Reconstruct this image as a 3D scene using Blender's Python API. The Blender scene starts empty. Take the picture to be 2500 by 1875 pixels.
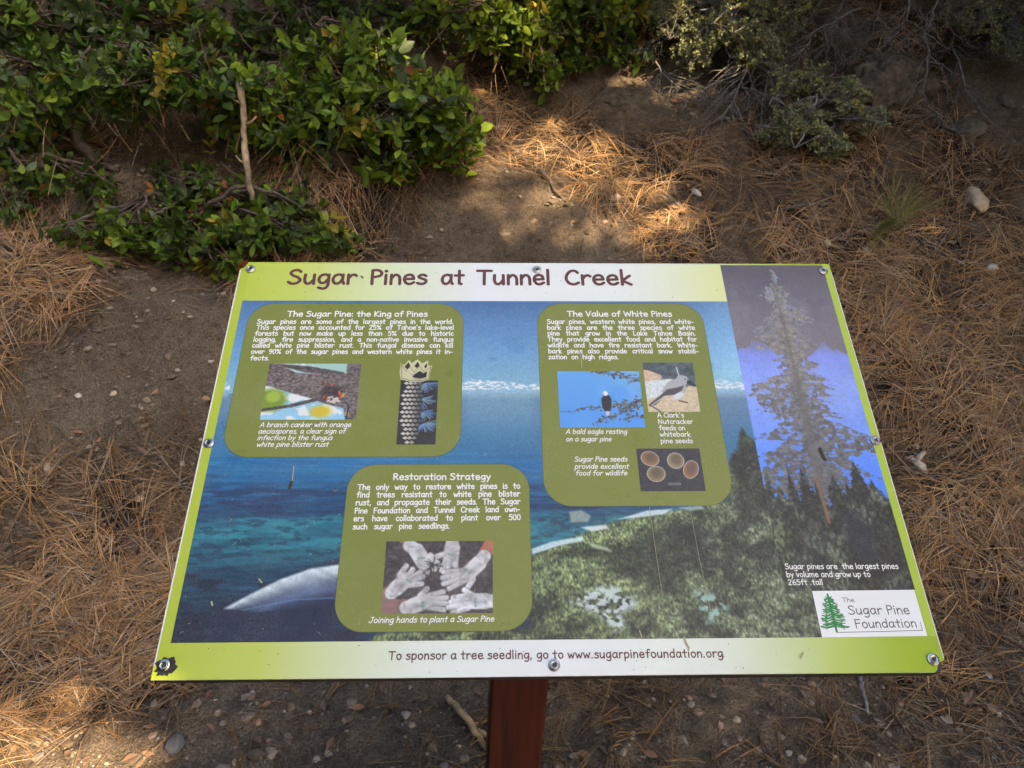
import bpy, math, random
import numpy as np
from mathutils import Matrix, Vector, Euler

random.seed(11)
rng = np.random.default_rng(11)
R = math.radians

# ------------------------------------------------------------------ camera
scene = bpy.context.scene
COL = scene.collection
CAM = np.array([0.0, 0.0, 1.55])
CM = np.array([[0.9997039540, 0.0006973037, -0.0243211442],
               [-0.0221602978, 0.4388180686, -0.8983026349],
               [0.0100461678, 0.8985756598, 0.4387036107]])      # columns: right, up, back
FPX = 1865.6                                                     # focal length for a 2500 px wide frame
cam_data = bpy.data.cameras.new('camera')
cam_data.sensor_width = 36.0
cam_data.lens = 36.0 * FPX / 2500.0
cam_data.clip_start = 0.02
cam_data.dof.use_dof = True
cam_data.dof.focus_distance = 0.98
cam_data.dof.aperture_fstop = 18.0
cam_data.clip_end = 2000.0
camera = bpy.data.objects.new('camera', cam_data)
COL.objects.link(camera)
camera.matrix_world = Matrix.Translation(Vector(CAM)) @ Matrix(CM.tolist()).to_4x4()
scene.camera = camera

# ------------------------------------------------------------------ sky, sun, exposure
SUN_AZ, SUN_EL = R(40.0), R(40.0)          # sun stands behind the viewer to the right
SUN_DIR = np.array([math.sin(SUN_AZ) * math.cos(SUN_EL), -math.cos(SUN_AZ) * math.cos(SUN_EL), math.sin(SUN_EL)])
world = bpy.data.worlds.new('World')
scene.world = world
world.use_nodes = True
wn, wl = world.node_tree.nodes, world.node_tree.links
sky = wn.new('ShaderNodeTexSky')
sky.sky_type = 'NISHITA'
sky.sun_disc = False
sky.sun_elevation = SUN_EL
sky.sun_rotation = math.pi - SUN_AZ
sky.air_density = 1.0
sky.dust_density = 5.0
sky.ozone_density = 0.0
bg = wn['Background']
bg.inputs['Strength'].default_value = 0.15
wl.new(sky.outputs[0], bg.inputs['Color'])
sun_data = bpy.data.lights.new('sun', 'SUN')
sun_data.energy = 5.0
sun_data.angle = R(0.4)
sun_data.color = (1.0, 0.74, 0.44)
sun = bpy.data.objects.new('sun', sun_data)
COL.objects.link(sun)
sun.rotation_euler = Vector((SUN_DIR[0], SUN_DIR[1], SUN_DIR[2])).to_track_quat('Z', 'Y').to_euler()
sun.location = (4, -5, 12)
vs = scene.view_settings
vs.view_transform = 'Standard'
vs.look = 'None'
vs.gamma = 1.0
vs.use_curve_mapping = False
vs.exposure = 2.03


# ------------------------------------------------------------------ small maths helpers
def hash2(ix, iy, seed):
    h = (ix.astype(np.int64) * 374761393 + iy.astype(np.int64) * 668265263 + seed * 974634777) & 0x7fffffff
    h = ((h ^ (h >> 13)) * 1274126177) & 0x7fffffff
    return ((h ^ (h >> 16)) & 0xffff) / 65535.0


def vnoise(x, y, seed=0):
    x = np.asarray(x, float); y = np.asarray(y, float)
    ix = np.floor(x); iy = np.floor(y)
    fx = x - ix; fy = y - iy
    ix = ix.astype(np.int64); iy = iy.astype(np.int64)
    fx = fx * fx * (3 - 2 * fx); fy = fy * fy * (3 - 2 * fy)
    a = hash2(ix, iy, seed); b = hash2(ix + 1, iy, seed)
    c = hash2(ix, iy + 1, seed); d = hash2(ix + 1, iy + 1, seed)
    return (a * (1 - fx) + b * fx) * (1 - fy) + (c * (1 - fx) + d * fx) * fy


def fbm(x, y, seed=0, octv=4):
    s = 0.0; a = 0.5; f = 1.0
    for k in range(octv):
        s = s + a * vnoise(np.asarray(x) * f, np.asarray(y) * f, seed + k * 7)
        a *= 0.5; f *= 2.03
    return s / (1 - 0.5 ** octv)


def sstep(a, b, x):
    t = np.clip((x - a) / (b - a), 0, 1)
    return t * t * (3 - 2 * t)


def lin(c):
    c = np.asarray(c, float)
    return np.where(c <= 0.04045, c / 12.92, ((c + 0.055) / 1.055) ** 2.4)


# ------------------------------------------------------------------ terrain height
def gz(x, y):
    x = np.asarray(x, float); y = np.asarray(y, float)
    toe = 1.72 + 0.10 * np.sin(x * 1.3 + 0.6) + 0.16 * (fbm(x * 0.8 + 3, y * 0.8, 5, 2) - 0.5)
    k = 0.16
    t = np.clip((y - toe) / k, -40, 40)
    up = k * np.log1p(np.exp(t))
    up = np.where(up > 5.2, 5.2 + (up - 5.2) * 0.12, up)
    z = 0.70 * up
    near = np.exp(-(np.maximum(np.abs(x) - 4, 0) ** 2 + np.maximum(y - 6.5, 0) ** 2) / 4)
    z = z + near * (0.10 * (fbm(x * 1.6, y * 1.6, 1, 3) - 0.5) + 0.045 * (fbm(x * 6, y * 6, 2, 3) - 0.5) + 0.036 * (fbm(x * 15, y * 15, 3, 2) - 0.5) + 0.016 * (vnoise(x * 36, y * 36, 6) - 0.5))
    # eroded scarp below the shrubs on the bank
    led = 2.86 + 0.10 * np.sin(x * 2.1 + 1.0) + 0.12 * (vnoise(x * 3, x * 0 + 0.5, 9) - 0.5)
    z = z + near * 0.13 * sstep(0.0, 0.11, y - led) * sstep(-0.02, -0.35, x) - near * 0.05 * sstep(-0.25, 0.0, y - led) * sstep(-0.02, -0.35, x)
    return z


def ray(px, py):
    d = CM @ np.array([(px - 1250.0) / FPX, (937.5 - py) / FPX, -1.0])
    return d / np.linalg.norm(d)


def at(px, py, h=0.0):
    """the point on the slope seen in that direction, raised by h"""
    d = ray(px, py)
    s = np.arange(0.8, 9.0, 0.01)
    p = CAM[None] + s[:, None] * d[None]
    below = p[:, 2] - gz(p[:, 0], p[:, 1]) < h
    i = int(np.argmax(below)) if below.any() else len(s) - 1
    return p[i]


def on_ground(x, y, h=0.0):
    return np.array([x, y, float(gz(x, y)) + h])


# ------------------------------------------------------------------ mesh helpers
def mesh_np(name, verts, faces, mats=None, cols=None, midx=None, smooth=False):
    """verts (N,3); faces: list of arrays (M,k)"""
    me = bpy.data.meshes.new(name)
    verts = np.ascontiguousarray(verts, dtype=np.float32)
    me.vertices.add(len(verts))
    me.vertices.foreach_set('co', verts.ravel())
    loops = np.concatenate([np.asarray(f, dtype=np.int32).ravel() for f in faces])
    sizes = np.concatenate([np.full(len(f), np.asarray(f).shape[1], dtype=np.int32) for f in faces])
    starts = np.concatenate([[0], np.cumsum(sizes)[:-1]]).astype(np.int32)
    me.loops.add(len(loops))
    me.loops.foreach_set('vertex_index', loops)
    me.polygons.add(len(sizes))
    me.polygons.foreach_set('loop_start', starts)
    me.polygons.foreach_set('loop_total', sizes)
    for m in (mats or []):
        me.materials.append(m)
    if midx is not None:
        me.polygons.foreach_set('material_index', np.ascontiguousarray(midx, dtype=np.int32))
    me.polygons.foreach_set('use_smooth', np.full(len(sizes), smooth, dtype=bool))
    me.update(calc_edges=True)
    if cols is not None:
        at_ = me.color_attributes.new('Col', 'FLOAT_COLOR', 'POINT')
        c4 = np.ones((len(verts), 4), dtype=np.float32); c4[:, :3] = cols
        at_.data.foreach_set('color', c4.ravel())
    me.validate()
    return me


class MB:
    """collects verts and polygons of any size"""
    def __init__(self):
        self.v = []; self.f = []; self.m = []

    def add(self, verts, faces, mi=0):
        o = len(self.v)
        self.v.extend([tuple(map(float, p)) for p in verts])
        for f in faces:
            self.f.append([i + o for i in f]); self.m.append(mi)

    def tube(self, pts, radii, sides=6, mi=0, cap=True):
        pts = [np.asarray(p, float) for p in pts]
        n = len(pts); vs_ = []; fs = []
        ref = np.array([0.0, 0.0, 1.0])
        d0 = pts[1] - pts[0]
        if abs(d0[2]) > 0.85 * np.linalg.norm(d0): ref = np.array([1.0, 0, 0])
        for i in range(n):
            d = pts[min(i + 1, n - 1)] - pts[max(i - 1, 0)]
            d = d / (np.linalg.norm(d) + 1e-9)
            a = np.cross(d, ref); a /= (np.linalg.norm(a) + 1e-9)
            b = np.cross(d, a); ref = np.cross(a, d)
            for s in range(sides):
                t = 2 * math.pi * s / sides
                vs_.append(pts[i] + radii[i] * (math.cos(t) * a + math.sin(t) * b))
        for i in range(n - 1):
            for s in range(sides):
                fs.append((i * sides + s, i * sides + (s + 1) % sides, (i + 1) * sides + (s + 1) % sides, (i + 1) * sides + s))
        if cap:
            fs.append(tuple(range(sides - 1, -1, -1))); fs.append(tuple((n - 1) * sides + s for s in range(sides)))
        self.add(vs_, fs, mi)

    def mesh(self, name, mats, smooth=False, offset=None):
        me = bpy.data.meshes.new(name)
        v = self.v
        if offset is not None:
            v = [(p[0] - offset[0], p[1] - offset[1], p[2] - offset[2]) for p in v]
        me.from_pydata(v, [], self.f)
        for m in mats: me.materials.append(m)
        if len(mats) > 1: me.polygons.foreach_set('material_index', self.m)
        if smooth: me.polygons.foreach_set('use_smooth', [True] * len(self.f))
        me.update()
        return me


def obj(name, me, parent=None, loc=None):
    o = bpy.data.objects.new(name, me)
    COL.objects.link(o)
    if parent is not None: o.parent = parent
    if loc is not None: o.location = loc
    return o


def thing(name, label, cat, loc, group=None):
    o = bpy.data.objects.new(name, None)
    o.empty_display_size = 0.05
    COL.objects.link(o); o.location = tuple(map(float, loc))
    return tag(o, label, cat, group)


def tag(o, label=None, cat=None, group=None, kind=None):
    if label: o['label'] = label
    if cat: o['category'] = cat
    if group: o['group'] = group
    if kind: o['kind'] = kind
    return o


# ------------------------------------------------------------------ materials
def new_mat(name):
    m = bpy.data.materials.new(name); m.use_nodes = True
    nt = m.node_tree
    return m, nt.nodes, nt.links, nt.nodes['Principled BSDF']


def ramp(nodes, stops):
    r = nodes.new('ShaderNodeValToRGB')
    while len(r.color_ramp.elements) < len(stops): r.color_ramp.elements.new(0.5)
    for e, (p, c) in zip(r.color_ramp.elements, stops):
        e.position = p; e.color = (c[0], c[1], c[2], 1)
    return r


def simple_mat(name, col, rough=0.6, metal=0.0, var=0.0, scale=30.0, bump=0.0, spec=0.5):
    m, n, l, p = new_mat(name)
    p.inputs['Roughness'].default_value = rough
    p.inputs['Metallic'].default_value = metal
    p.inputs['Specular IOR Level'].default_value = spec
    if var > 0 or bump > 0:
        tc = n.new('ShaderNodeTexCoord'); no = n.new('ShaderNodeTexNoise')
        no.inputs['Scale'].default_value = scale; no.inputs['Detail'].default_value = 5
        l.new(tc.outputs['Object'], no.inputs['Vector'])
        rp = ramp(n, [(0.25, tuple(c * (1 - var) for c in col)), (0.75, tuple(min(1, c * (1 + var)) for c in col))])
        l.new(no.outputs['Fac'], rp.inputs[0]); l.new(rp.outputs[0], p.inputs['Base Color'])
        if bump > 0:
            b = n.new('ShaderNodeBump'); b.inputs['Strength'].default_value = bump; b.inputs['Distance'].default_value = 0.004
            l.new(no.outputs['Fac'], b.inputs['Height']); l.new(b.outputs[0], p.inputs['Normal'])
    else:
        p.inputs['Base Color'].default_value = (*col, 1)
    return m


def attr_mat(name, rough=0.6, spec=0.4, mottle=0.0, mscale=200.0):
    m, n, l, p = new_mat(name)
    a = n.new('ShaderNodeAttribute'); a.attribute_name = 'Col'
    p.inputs['Roughness'].default_value = rough
    p.inputs['Specular IOR Level'].default_value = spec
    if mottle > 0:
        tc = n.new('ShaderNodeTexCoord'); no = n.new('ShaderNodeTexNoise')
        no.inputs['Scale'].default_value = mscale; no.inputs['Detail'].default_value = 4
        l.new(tc.outputs['Object'], no.inputs['Vector'])
        mr = n.new('ShaderNodeMapRange'); mr.inputs['To Min'].default_value = 1 - mottle; mr.inputs['To Max'].default_value = 1 + mottle
        l.new(no.outputs['Fac'], mr.inputs['Value'])
        mx = n.new('ShaderNodeVectorMath'); mx.operation = 'SCALE'
        l.new(a.outputs['Color'], mx.inputs[0]); l.new(mr.outputs[0], mx.inputs['Scale'])
        l.new(mx.outputs[0], p.inputs['Base Color'])
    else:
        l.new(a.outputs['Color'], p.inputs['Base Color'])
    return m


def leaf_mat(name, col, var=0.35, trans=0.3, rough=0.5):
    m, n, l, p = new_mat(name)
    ge = n.new('ShaderNodeNewGeometry'); oi = n.new('ShaderNodeObjectInfo')
    ad = n.new('ShaderNodeMath'); ad.operation = 'ADD'
    l.new(ge.outputs['Random Per Island'], ad.inputs[0]); l.new(oi.outputs['Random'], ad.inputs[1])
    fr = n.new('ShaderNodeMath'); fr.operation = 'FRACT'; l.new(ad.outputs[0], fr.inputs[0])
    c = np.array(col)
    rp = ramp(n, [(0.0, tuple(c * (1 - var))), (0.6, tuple(c)), (1.0, tuple(np.clip(c * (1 + var) + np.array([0.018, 0.012, 0]), 0, 1)))])
    l.new(fr.outputs[0], rp.inputs[0])
    l.new(rp.outputs[0], p.inputs['Base Color'])
    p.inputs['Roughness'].default_value = rough
    p.inputs['Specular IOR Level'].default_value = 0.32
    tr = n.new('ShaderNodeBsdfTranslucent'); l.new(rp.outputs[0], tr.inputs['Color'])
    mx = n.new('ShaderNodeMixShader'); mx.inputs[0].default_value = trans
    l.new(p.outputs[0], mx.inputs[1]); l.new(tr.outputs[0], mx.inputs[2])
    l.new(mx.outputs[0], n['Material Output'].inputs['Surface'])
    return m


def ground_mat():
    m, n, l, p = new_mat('forest_soil')
    tc = n.new('ShaderNodeTexCoord')

    def noise(sc, det=6, rough=0.6):
        t = n.new('ShaderNodeTexNoise'); t.inputs['Scale'].default_value = sc; t.inputs['Detail'].default_value = det
        t.inputs['Roughness'].default_value = rough; l.new(tc.outputs['Object'], t.inputs['Vector']); return t
    n1 = noise(2.2); n2 = noise(34); n3 = noise(170, 4)
    r1 = ramp(n, [(0.36, (0.130, 0.098, 0.072)), (0.5, (0.235, 0.188, 0.142)), (0.64, (0.320, 0.265, 0.205))])
    mixv = n.new('ShaderNodeMix'); mixv.data_type = 'FLOAT'; mixv.inputs['Factor'].default_value = 0.55
    l.new(n1.outputs['Fac'], mixv.inputs['A']); l.new(n2.outputs['Fac'], mixv.inputs['B'])
    l.new(mixv.outputs[0], r1.inputs[0])
    r3 = ramp(n, [(0.3, (0.45, 0.42, 0.40)), (0.5, (0.95, 0.95, 0.95)), (0.7, (1.5, 1.45, 1.4))])
    l.new(n3.outputs['Fac'], r3.inputs[0])
    mul = n.new('ShaderNodeMix'); mul.data_type = 'RGBA'; mul.blend_type = 'MULTIPLY'; mul.inputs['Factor'].default_value = 0.85
    l.new(r1.outputs[0], mul.inputs['A']); l.new(r3.outputs[0], mul.inputs['B'])
    vo = n.new('ShaderNodeTexVoronoi'); vo.inputs['Scale'].default_value = 190.0; l.new(tc.outputs['Object'], vo.inputs['Vector'])
    vr = ramp(n, [(0.0, (1, 1, 1)), (0.16, (1, 1, 1)), (0.24, (0, 0, 0))]); l.new(vo.outputs['Distance'], vr.inputs[0])
    sepc = n.new('ShaderNodeSeparateColor'); l.new(vo.outputs['Color'], sepc.inputs[0])
    gt = n.new('ShaderNodeMath'); gt.operation = 'GREATER_THAN'; gt.inputs[1].default_value = 0.72; l.new(sepc.outputs[0], gt.inputs[0])
    mm = n.new('ShaderNodeMath'); mm.operation = 'MULTIPLY'; l.new(vr.outputs[0], mm.inputs[0]); l.new(gt.outputs[0], mm.inputs[1])
    mx = n.new('ShaderNodeMix'); mx.data_type = 'RGBA'
    l.new(mm.outputs[0], mx.inputs['Factor']); l.new(mul.outputs['Result'], mx.inputs['A'])
    mx.inputs['B'].default_value = (0.46, 0.41, 0.35, 1)
    du = n.new('ShaderNodeAttribute'); du.attribute_name = 'Col'
    dm = n.new('ShaderNodeMath'); dm.operation = 'MULTIPLY_ADD'; dm.inputs[1].default_value = 0.9; dm.inputs[2].default_value = -0.45
    l.new(n2.outputs['Fac'], dm.inputs[0])
    ds = n.new('ShaderNodeMath'); ds.operation = 'ADD'; ds.use_clamp = True; l.new(du.outputs['Fac'], ds.inputs[0]); l.new(dm.outputs[0], ds.inputs[1])
    hx = n.new('ShaderNodeMix'); hx.data_type = 'RGBA'; l.new(ds.outputs[0], hx.inputs['Factor']); l.new(mx.outputs['Result'], hx.inputs['A'])
    hx.inputs['B'].default_value = (0.042, 0.026, 0.016, 1)
    l.new(hx.outputs['Result'], p.inputs['Base Color'])
    p.inputs['Roughness'].default_value = 0.92
    p.inputs['Specular IOR Level'].default_value = 0.2
    hsum = n.new('ShaderNodeMath'); hsum.operation = 'ADD'
    l.new(n2.outputs['Fac'], hsum.inputs[0]); l.new(n3.outputs['Fac'], hsum.inputs[1])
    b = n.new('ShaderNodeBump'); b.inputs['Strength'].default_value = 1.0; b.inputs['Distance'].default_value = 0.026
    l.new(hsum.outputs[0], b.inputs['Height']); l.new(b.outputs[0], p.inputs['Normal'])
    return m


def rock_mat(name, c1, c2, scale=60, bump=0.5):
    m, n, l, p = new_mat(name)
    tc = n.new('ShaderNodeTexCoord'); t = n.new('ShaderNodeTexNoise')
    t.inputs['Scale'].default_value = scale; t.inputs['Detail'].default_value = 8; t.inputs['Roughness'].default_value = 0.7
    l.new(tc.outputs['Object'], t.inputs['Vector'])
    r = ramp(n, [(0.32, c1), (0.62, c2)]); l.new(t.outputs['Fac'], r.inputs[0]); l.new(r.outputs[0], p.inputs['Base Color'])
    p.inputs['Roughness'].default_value = 0.85; p.inputs['Specular IOR Level'].default_value = 0.25
    b = n.new('ShaderNodeBump'); b.inputs['Strength'].default_value = bump; b.inputs['Distance'].default_value = 0.004
    l.new(t.outputs['Fac'], b.inputs['Height']); l.new(b.outputs[0], p.inputs['Normal'])
    return m


def bark_mat(name, c1, c2, sx=25, sz=6, rough=0.85):
    m, n, l, p = new_mat(name)
    tc = n.new('ShaderNodeTexCoord'); mp = n.new('ShaderNodeMapping'); mp.inputs['Scale'].default_value = (sx, sx, sz)
    t = n.new('ShaderNodeTexNoise'); t.inputs['Scale'].default_value = 3; t.inputs['Detail'].default_value = 6
    l.new(tc.outputs['Object'], mp.inputs[0]); l.new(mp.outputs[0], t.inputs['Vector'])
    r = ramp(n, [(0.3, c1), (0.7, c2)]); l.new(t.outputs['Fac'], r.inputs[0]); l.new(r.outputs[0], p.inputs['Base Color'])
    p.inputs['Roughness'].default_value = rough; p.inputs['Specular IOR Level'].default_value = 0.25
    b = n.new('ShaderNodeBump'); b.inputs['Strength'].default_value = 0.6; b.inputs['Distance'].default_value = 0.004
    l.new(t.outputs['Fac'], b.inputs['Height']); l.new(b.outputs[0], p.inputs['Normal'])
    return m


M_SOIL = ground_mat()
M_NEEDLE = attr_mat('dry_needles', 0.55, 0.35)
M_GRAVEL = attr_mat('gravel_grains', 0.85, 0.25, 0.2, 260)
M_DRYLEAF = attr_mat('dry_leaves', 0.7, 0.3, 0.25, 120)
M_BARK = bark_mat('shrub_bark', (0.05, 0.038, 0.030), (0.15, 0.12, 0.10))
M_GREYBARK = bark_mat('weathered_grey_wood', (0.10, 0.096, 0.098), (0.24, 0.232, 0.235))
M_TANBARK = bark_mat('peeling_tan_wood', (0.10, 0.075, 0.058), (0.50, 0.38, 0.26), 14, 8)
M_PINEBARK = bark_mat('pine_bark', (0.06, 0.035, 0.022), (0.20, 0.11, 0.06), 6, 1.5)
M_STRAW = bark_mat('straw_stalk', (0.22, 0.16, 0.09), (0.48, 0.36, 0.20), 12, 4)
LEAF_MATS = [leaf_mat('leaf_dark', (0.062, 0.116, 0.020), 0.5), leaf_mat('leaf_green', (0.122, 0.206, 0.024), 0.5),
             leaf_mat('leaf_fresh', (0.205, 0.300, 0.028), 0.4, 0.4), leaf_mat('leaf_bluish', (0.085, 0.130, 0.060), 0.4),
             leaf_mat('leaf_yellow', (0.33, 0.27, 0.035), 0.3, 0.35), leaf_mat('leaf_rust', (0.22, 0.085, 0.03), 0.4, 0.2)]
M_SAGE = leaf_mat('sage_leaf', (0.255, 0.290, 0.150), 0.45, 0.25, 0.6)
M_SAGEY = leaf_mat('sage_leaf_yellowing', (0.44, 0.42, 0.14), 0.35, 0.25, 0.6)
M_GRASS = leaf_mat('grass_blade', (0.20, 0.20, 0.075), 0.4, 0.3, 0.55)
M_PINEN = leaf_mat('pine_needles_green', (0.045, 0.085, 0.025), 0.4, 0.1, 0.5)

def density(x, y):
    """how thickly the needles lie"""
    d = 0.15 + 0.75 * sstep(0.47, 0.64, fbm(x * 1.7 + 7, y * 1.7, 77, 3))
    for (cx, cy, rx, ry, w_) in DENS:
        d = d + w_ * np.exp(-(((x - cx) / rx) ** 2 + ((y - cy) / ry) ** 2))
    d = d * (0.35 + 1.15 * sstep(0.36, 0.60, fbm(x * 4.2 + 3, y * 4.2, 78, 3)))
    return np.clip(d, 0.03, 1.7)


DENS = []
for (px, py, rx, ry, w_) in ((120, 1500, 0.30, 0.22, 1.3), (330, 1450, 0.18, 0.16, 1.0), (280, 1700, 0.22, 0.12, 0.9), (250, 1130, 0.25, 0.2, 0.6), (60, 720, 0.35, 0.25, 0.45), (2250, 950, 0.5, 0.35, 1.2), (2350, 1300, 0.4, 0.25, 1.1),
                             (2050, 700, 0.4, 0.3, 0.7), (1750, 420, 0.55, 0.22, 1.1), (1350, 430, 0.3, 0.12, 0.5), (1950, 480, 0.4, 0.2, 0.9), (1500, 1720, 0.10, 0.10, 0.5), (2150, 1760, 0.2, 0.1, 0.5), (800, 400, 0.3, 0.2, 0.6), (1650, 600, 0.25, 0.15, 0.4),
                             (700, 1750, 0.35, 0.2, -0.6), (1750, 1760, 0.2, 0.12, -0.5), (250, 860, 0.25, 0.2, -0.9), (1200, 560, 0.4, 0.15, -1.0), (430, 800, 0.2, 0.2, -0.5), (100, 980, 0.2, 0.15, -0.7), (1550, 260, 0.3, 0.15, -0.7), (2440, 480, 0.3, 0.2, -0.4)):
    c = at(px, py); DENS.append((c[0], c[1], rx, ry, w_))



# ------------------------------------------------------------------ ground
def axis_samples(lo, hi, step, far_lo, far_hi):
    a = list(np.arange(lo, hi + 1e-6, step))
    s = step; v = hi
    while v < far_hi:
        s *= 1.22; v += s; a.append(v)
    s = step; v = lo; b = []
    while v > far_lo:
        s *= 1.22; v -= s; b.append(v)
    return np.array(b[::-1] + a)


gx = axis_samples(-2.7, 2.7, 0.0155, -160, 160)
gy = axis_samples(0.8, 4.2, 0.0155, -160, 200)
GX, GY = np.meshgrid(gx, gy)
gv = np.stack([GX.ravel(), GY.ravel(), gz(GX, GY).ravel()], 1)
nx, ny = len(gx), len(gy)
ii = (np.arange(ny - 1)[:, None] * nx + np.arange(nx - 1)[None]).ravel()
gf = np.stack([ii, ii + 1, ii + nx + 1, ii + nx], 1)
duff = np.clip(density(gv[:, 0], gv[:, 1]) / 1.25, 0, 1)
ground = obj('ground', mesh_np('ground', gv, [gf], [M_SOIL], np.repeat(duff[:, None], 3, 1), smooth=True))
tag(ground, 'brown stony soil of a path edge rising into a bank', 'ground', kind='structure')

# ------------------------------------------------------------------ sign: frame of reference
TILT = R(33)
PTL = np.array([-0.38767046, 1.14926399, 1.19813669])
PU = np.array([1.0, 0, 0]); PV = np.array([0.0, -math.cos(TILT), -math.sin(TILT)]); PN = np.array([0.0, -math.sin(TILT), math.cos(TILT)])
PW, PH = 914.4, 609.6


def PP(u, v, h=0.0):
    """panel millimetres -> world"""
    u = np.asarray(u, float); v = np.asarray(v, float)
    return PTL + (u[..., None] * PU + v[..., None] * PV + np.asarray(h, float)[..., None] * PN) * 0.001


def hit_y(px, py, Y):
    d = ray(px, py)
    return CAM + d * ((Y - CAM[1]) / d[1])


POST_Y = 0.90
pt = hit_y(1270, 1657, POST_Y - 0.0445); pb = hit_y(1254, 1875, POST_Y - 0.0445)
lean = (pb[0] - pt[0]) / (pb[2] - pt[2])
post_top = np.array([pt[0] + lean * (0.985 - pt[2]), POST_Y, 0.985])
post_base_x = pt[0] + lean * (-pt[2])
BASE = on_ground(post_base_x, POST_Y)
sign = thing('information_sign', 'slanted green and white information sign on a reddish brown wooden post', 'sign', BASE)


def sign_mesh(name, me_builder, mats, parent=sign, smooth=False):
    return obj(name, me_builder.mesh(name, mats, smooth, BASE), parent)


# print materials (semi-gloss laminate with dust and fine wear)
def print_mat(name, col=None, attr=False, rough=0.27, dust=0.10, gradient=None):
    m, n, l, p = new_mat(name)
    tc = n.new('ShaderNodeTexCoord')
    if attr:
        a = n.new('ShaderNodeAttribute'); a.attribute_name = 'Col'; base = a.outputs['Color']
    elif gradient:
        sx = n.new('ShaderNodeSeparateXYZ'); l.new(tc.outputs['Object'], sx.inputs[0])
        mr = n.new('ShaderNodeMapRange')
        mr.inputs['From Min'].default_value = float(PTL[0] - BASE[0]); mr.inputs['From Max'].default_value = float(PTL[0] - BASE[0] + 0.9144)
        l.new(sx.outputs['X'], mr.inputs['Value'])
        rp = ramp(n, gradient); l.new(mr.outputs[0], rp.inputs[0]); base = rp.outputs[0]
    else:
        c = n.new('ShaderNodeRGB'); c.outputs[0].default_value = (*col, 1); base = c.outputs[0]
    # dusty film and fine speckle
    n1 = n.new('ShaderNodeTexNoise'); n1.inputs['Scale'].default_value = 9; n1.inputs['Detail'].default_value = 7; n1.inputs['Roughness'].default_value = 0.65
    l.new(tc.outputs['Object'], n1.inputs['Vector'])
    n2 = n.new('ShaderNodeTexNoise'); n2.inputs['Scale'].default_value = 480; n2.inputs['Detail'].default_value = 2
    l.new(tc.outputs['Object'], n2.inputs['Vector'])
    r1 = ramp(n, [(0.36, (0, 0, 0)), (0.72, (1, 1, 1))]); l.new(n1.outputs['Fac'], r1.inputs[0])
    r2 = ramp(n, [(0.42, (0.25, 0.25, 0.25)), (0.68, (1, 1, 1))]); l.new(n2.outputs['Fac'], r2.inputs[0])
    mu = n.new('ShaderNodeMath'); mu.operation = 'MULTIPLY'; l.new(r1.outputs[0], mu.inputs[0]); l.new(r2.outputs[0], mu.inputs[1])
    mu2 = n.new('ShaderNodeMath'); mu2.operation = 'MULTIPLY'; mu2.inputs[1].default_value = dust * 1.25; l.new(mu.outputs[0], mu2.inputs[0])
    mx = n.new('ShaderNodeMix'); mx.data_type = 'RGBA'; l.new(mu2.outputs[0], mx.inputs['Factor']); l.new(base, mx.inputs['A'])
    mx.inputs['B'].default_value = (0.52, 0.50, 0.44, 1)
    l.new(mx.outputs['Result'], p.inputs['Base Color'])
    rr = n.new('ShaderNodeMapRange'); rr.inputs['To Min'].default_value = rough; rr.inputs['To Max'].default_value = rough + 0.22
    l.new(r1.outputs[0], rr.inputs['Value']); l.new(rr.outputs[0], p.inputs['Roughness'])
    p.inputs['Specular IOR Level'].default_value = 0.30
    return m


def S(r, g, b):
    return tuple(lin(np.array([r, g, b]) / 255.0))


LIME = S(172, 190, 40); LIME2 = S(150, 172, 22); WHITE = S(232, 236, 236)
M_BORDER = print_mat('print_border', gradient=[(0.0, S(176, 194, 42)), (0.13, S(192, 206, 92)), (0.33, S(224, 233, 222)), (0.50, WHITE), (0.72, S(222, 230, 214)), (0.86, S(184, 202, 100)), (0.95, S(158, 182, 30)), (1.0, S(150, 176, 22))])
M_HEADER = print_mat('print_header', gradient=[(0.0, S(180, 198, 52)), (0.10, S(196, 210, 92)), (0.24, S(216, 228, 176)), (0.40, WHITE), (0.66, S(232, 238, 228)), (0.80, S(224, 232, 164)), (1.0, S(204, 220, 120))])
M_STRIPL = print_mat('print_lime_strip', col=S(178, 196, 48))
M_STRIPR = print_mat('print_lime_strip_right', col=S(172, 196, 58))
M_CARD = print_mat('print_card_olive', col=S(124, 133, 48), dust=0.15)
M_CARDLINE = print_mat('print_card_outline', col=S(70, 84, 40))
M_PRINT = print_mat('print_picture', attr=True)
M_TXTW = print_mat('print_text_white', col=S(240, 240, 236), dust=0.04)
M_TXTB = print_mat('print_text_maroon', col=S(98, 54, 50), dust=0.05)
M_TXTG = print_mat('print_text_grey', col=S(84, 82, 76), dust=0.04)
M_LOGOW = print_mat('print_logo_white', col=S(236, 238, 238), dust=0.05)
M_LOGOG = print_mat('print_logo_green', col=S(20, 132, 62), dust=0.05)
M_CREAM = print_mat('print_cream', col=S(206, 202, 158), dust=0.05)
M_INK = print_mat('print_ink', col=S(44, 44, 40), dust=0.05)
M_EDGE = simple_mat('panel_white_edge', (0.78, 0.78, 0.76), 0.5, var=0.15, scale=60)
M_BACK = simple_mat('backing_board_dark', (0.045, 0.038, 0.034), 0.85, var=0.4, scale=80, bump=0.3)
M_TORN = simple_mat('torn_black_patch', (0.022, 0.021, 0.021), 0.75, var=0.5, scale=150, bump=0.4)
M_STEEL = simple_mat('screw_steel', (0.46, 0.46, 0.46), 0.28, 1.0, var=0.15, scale=200)
M_STEELD = simple_mat('screw_recess_dark', (0.05, 0.05, 0.052), 0.5, 0.8)
M_SCUFF = simple_mat('scuff_pale', (0.42, 0.38, 0.22), 0.7)
M_SPECK = simple_mat('speck_dark', (0.05, 0.045, 0.03), 0.8)


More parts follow.
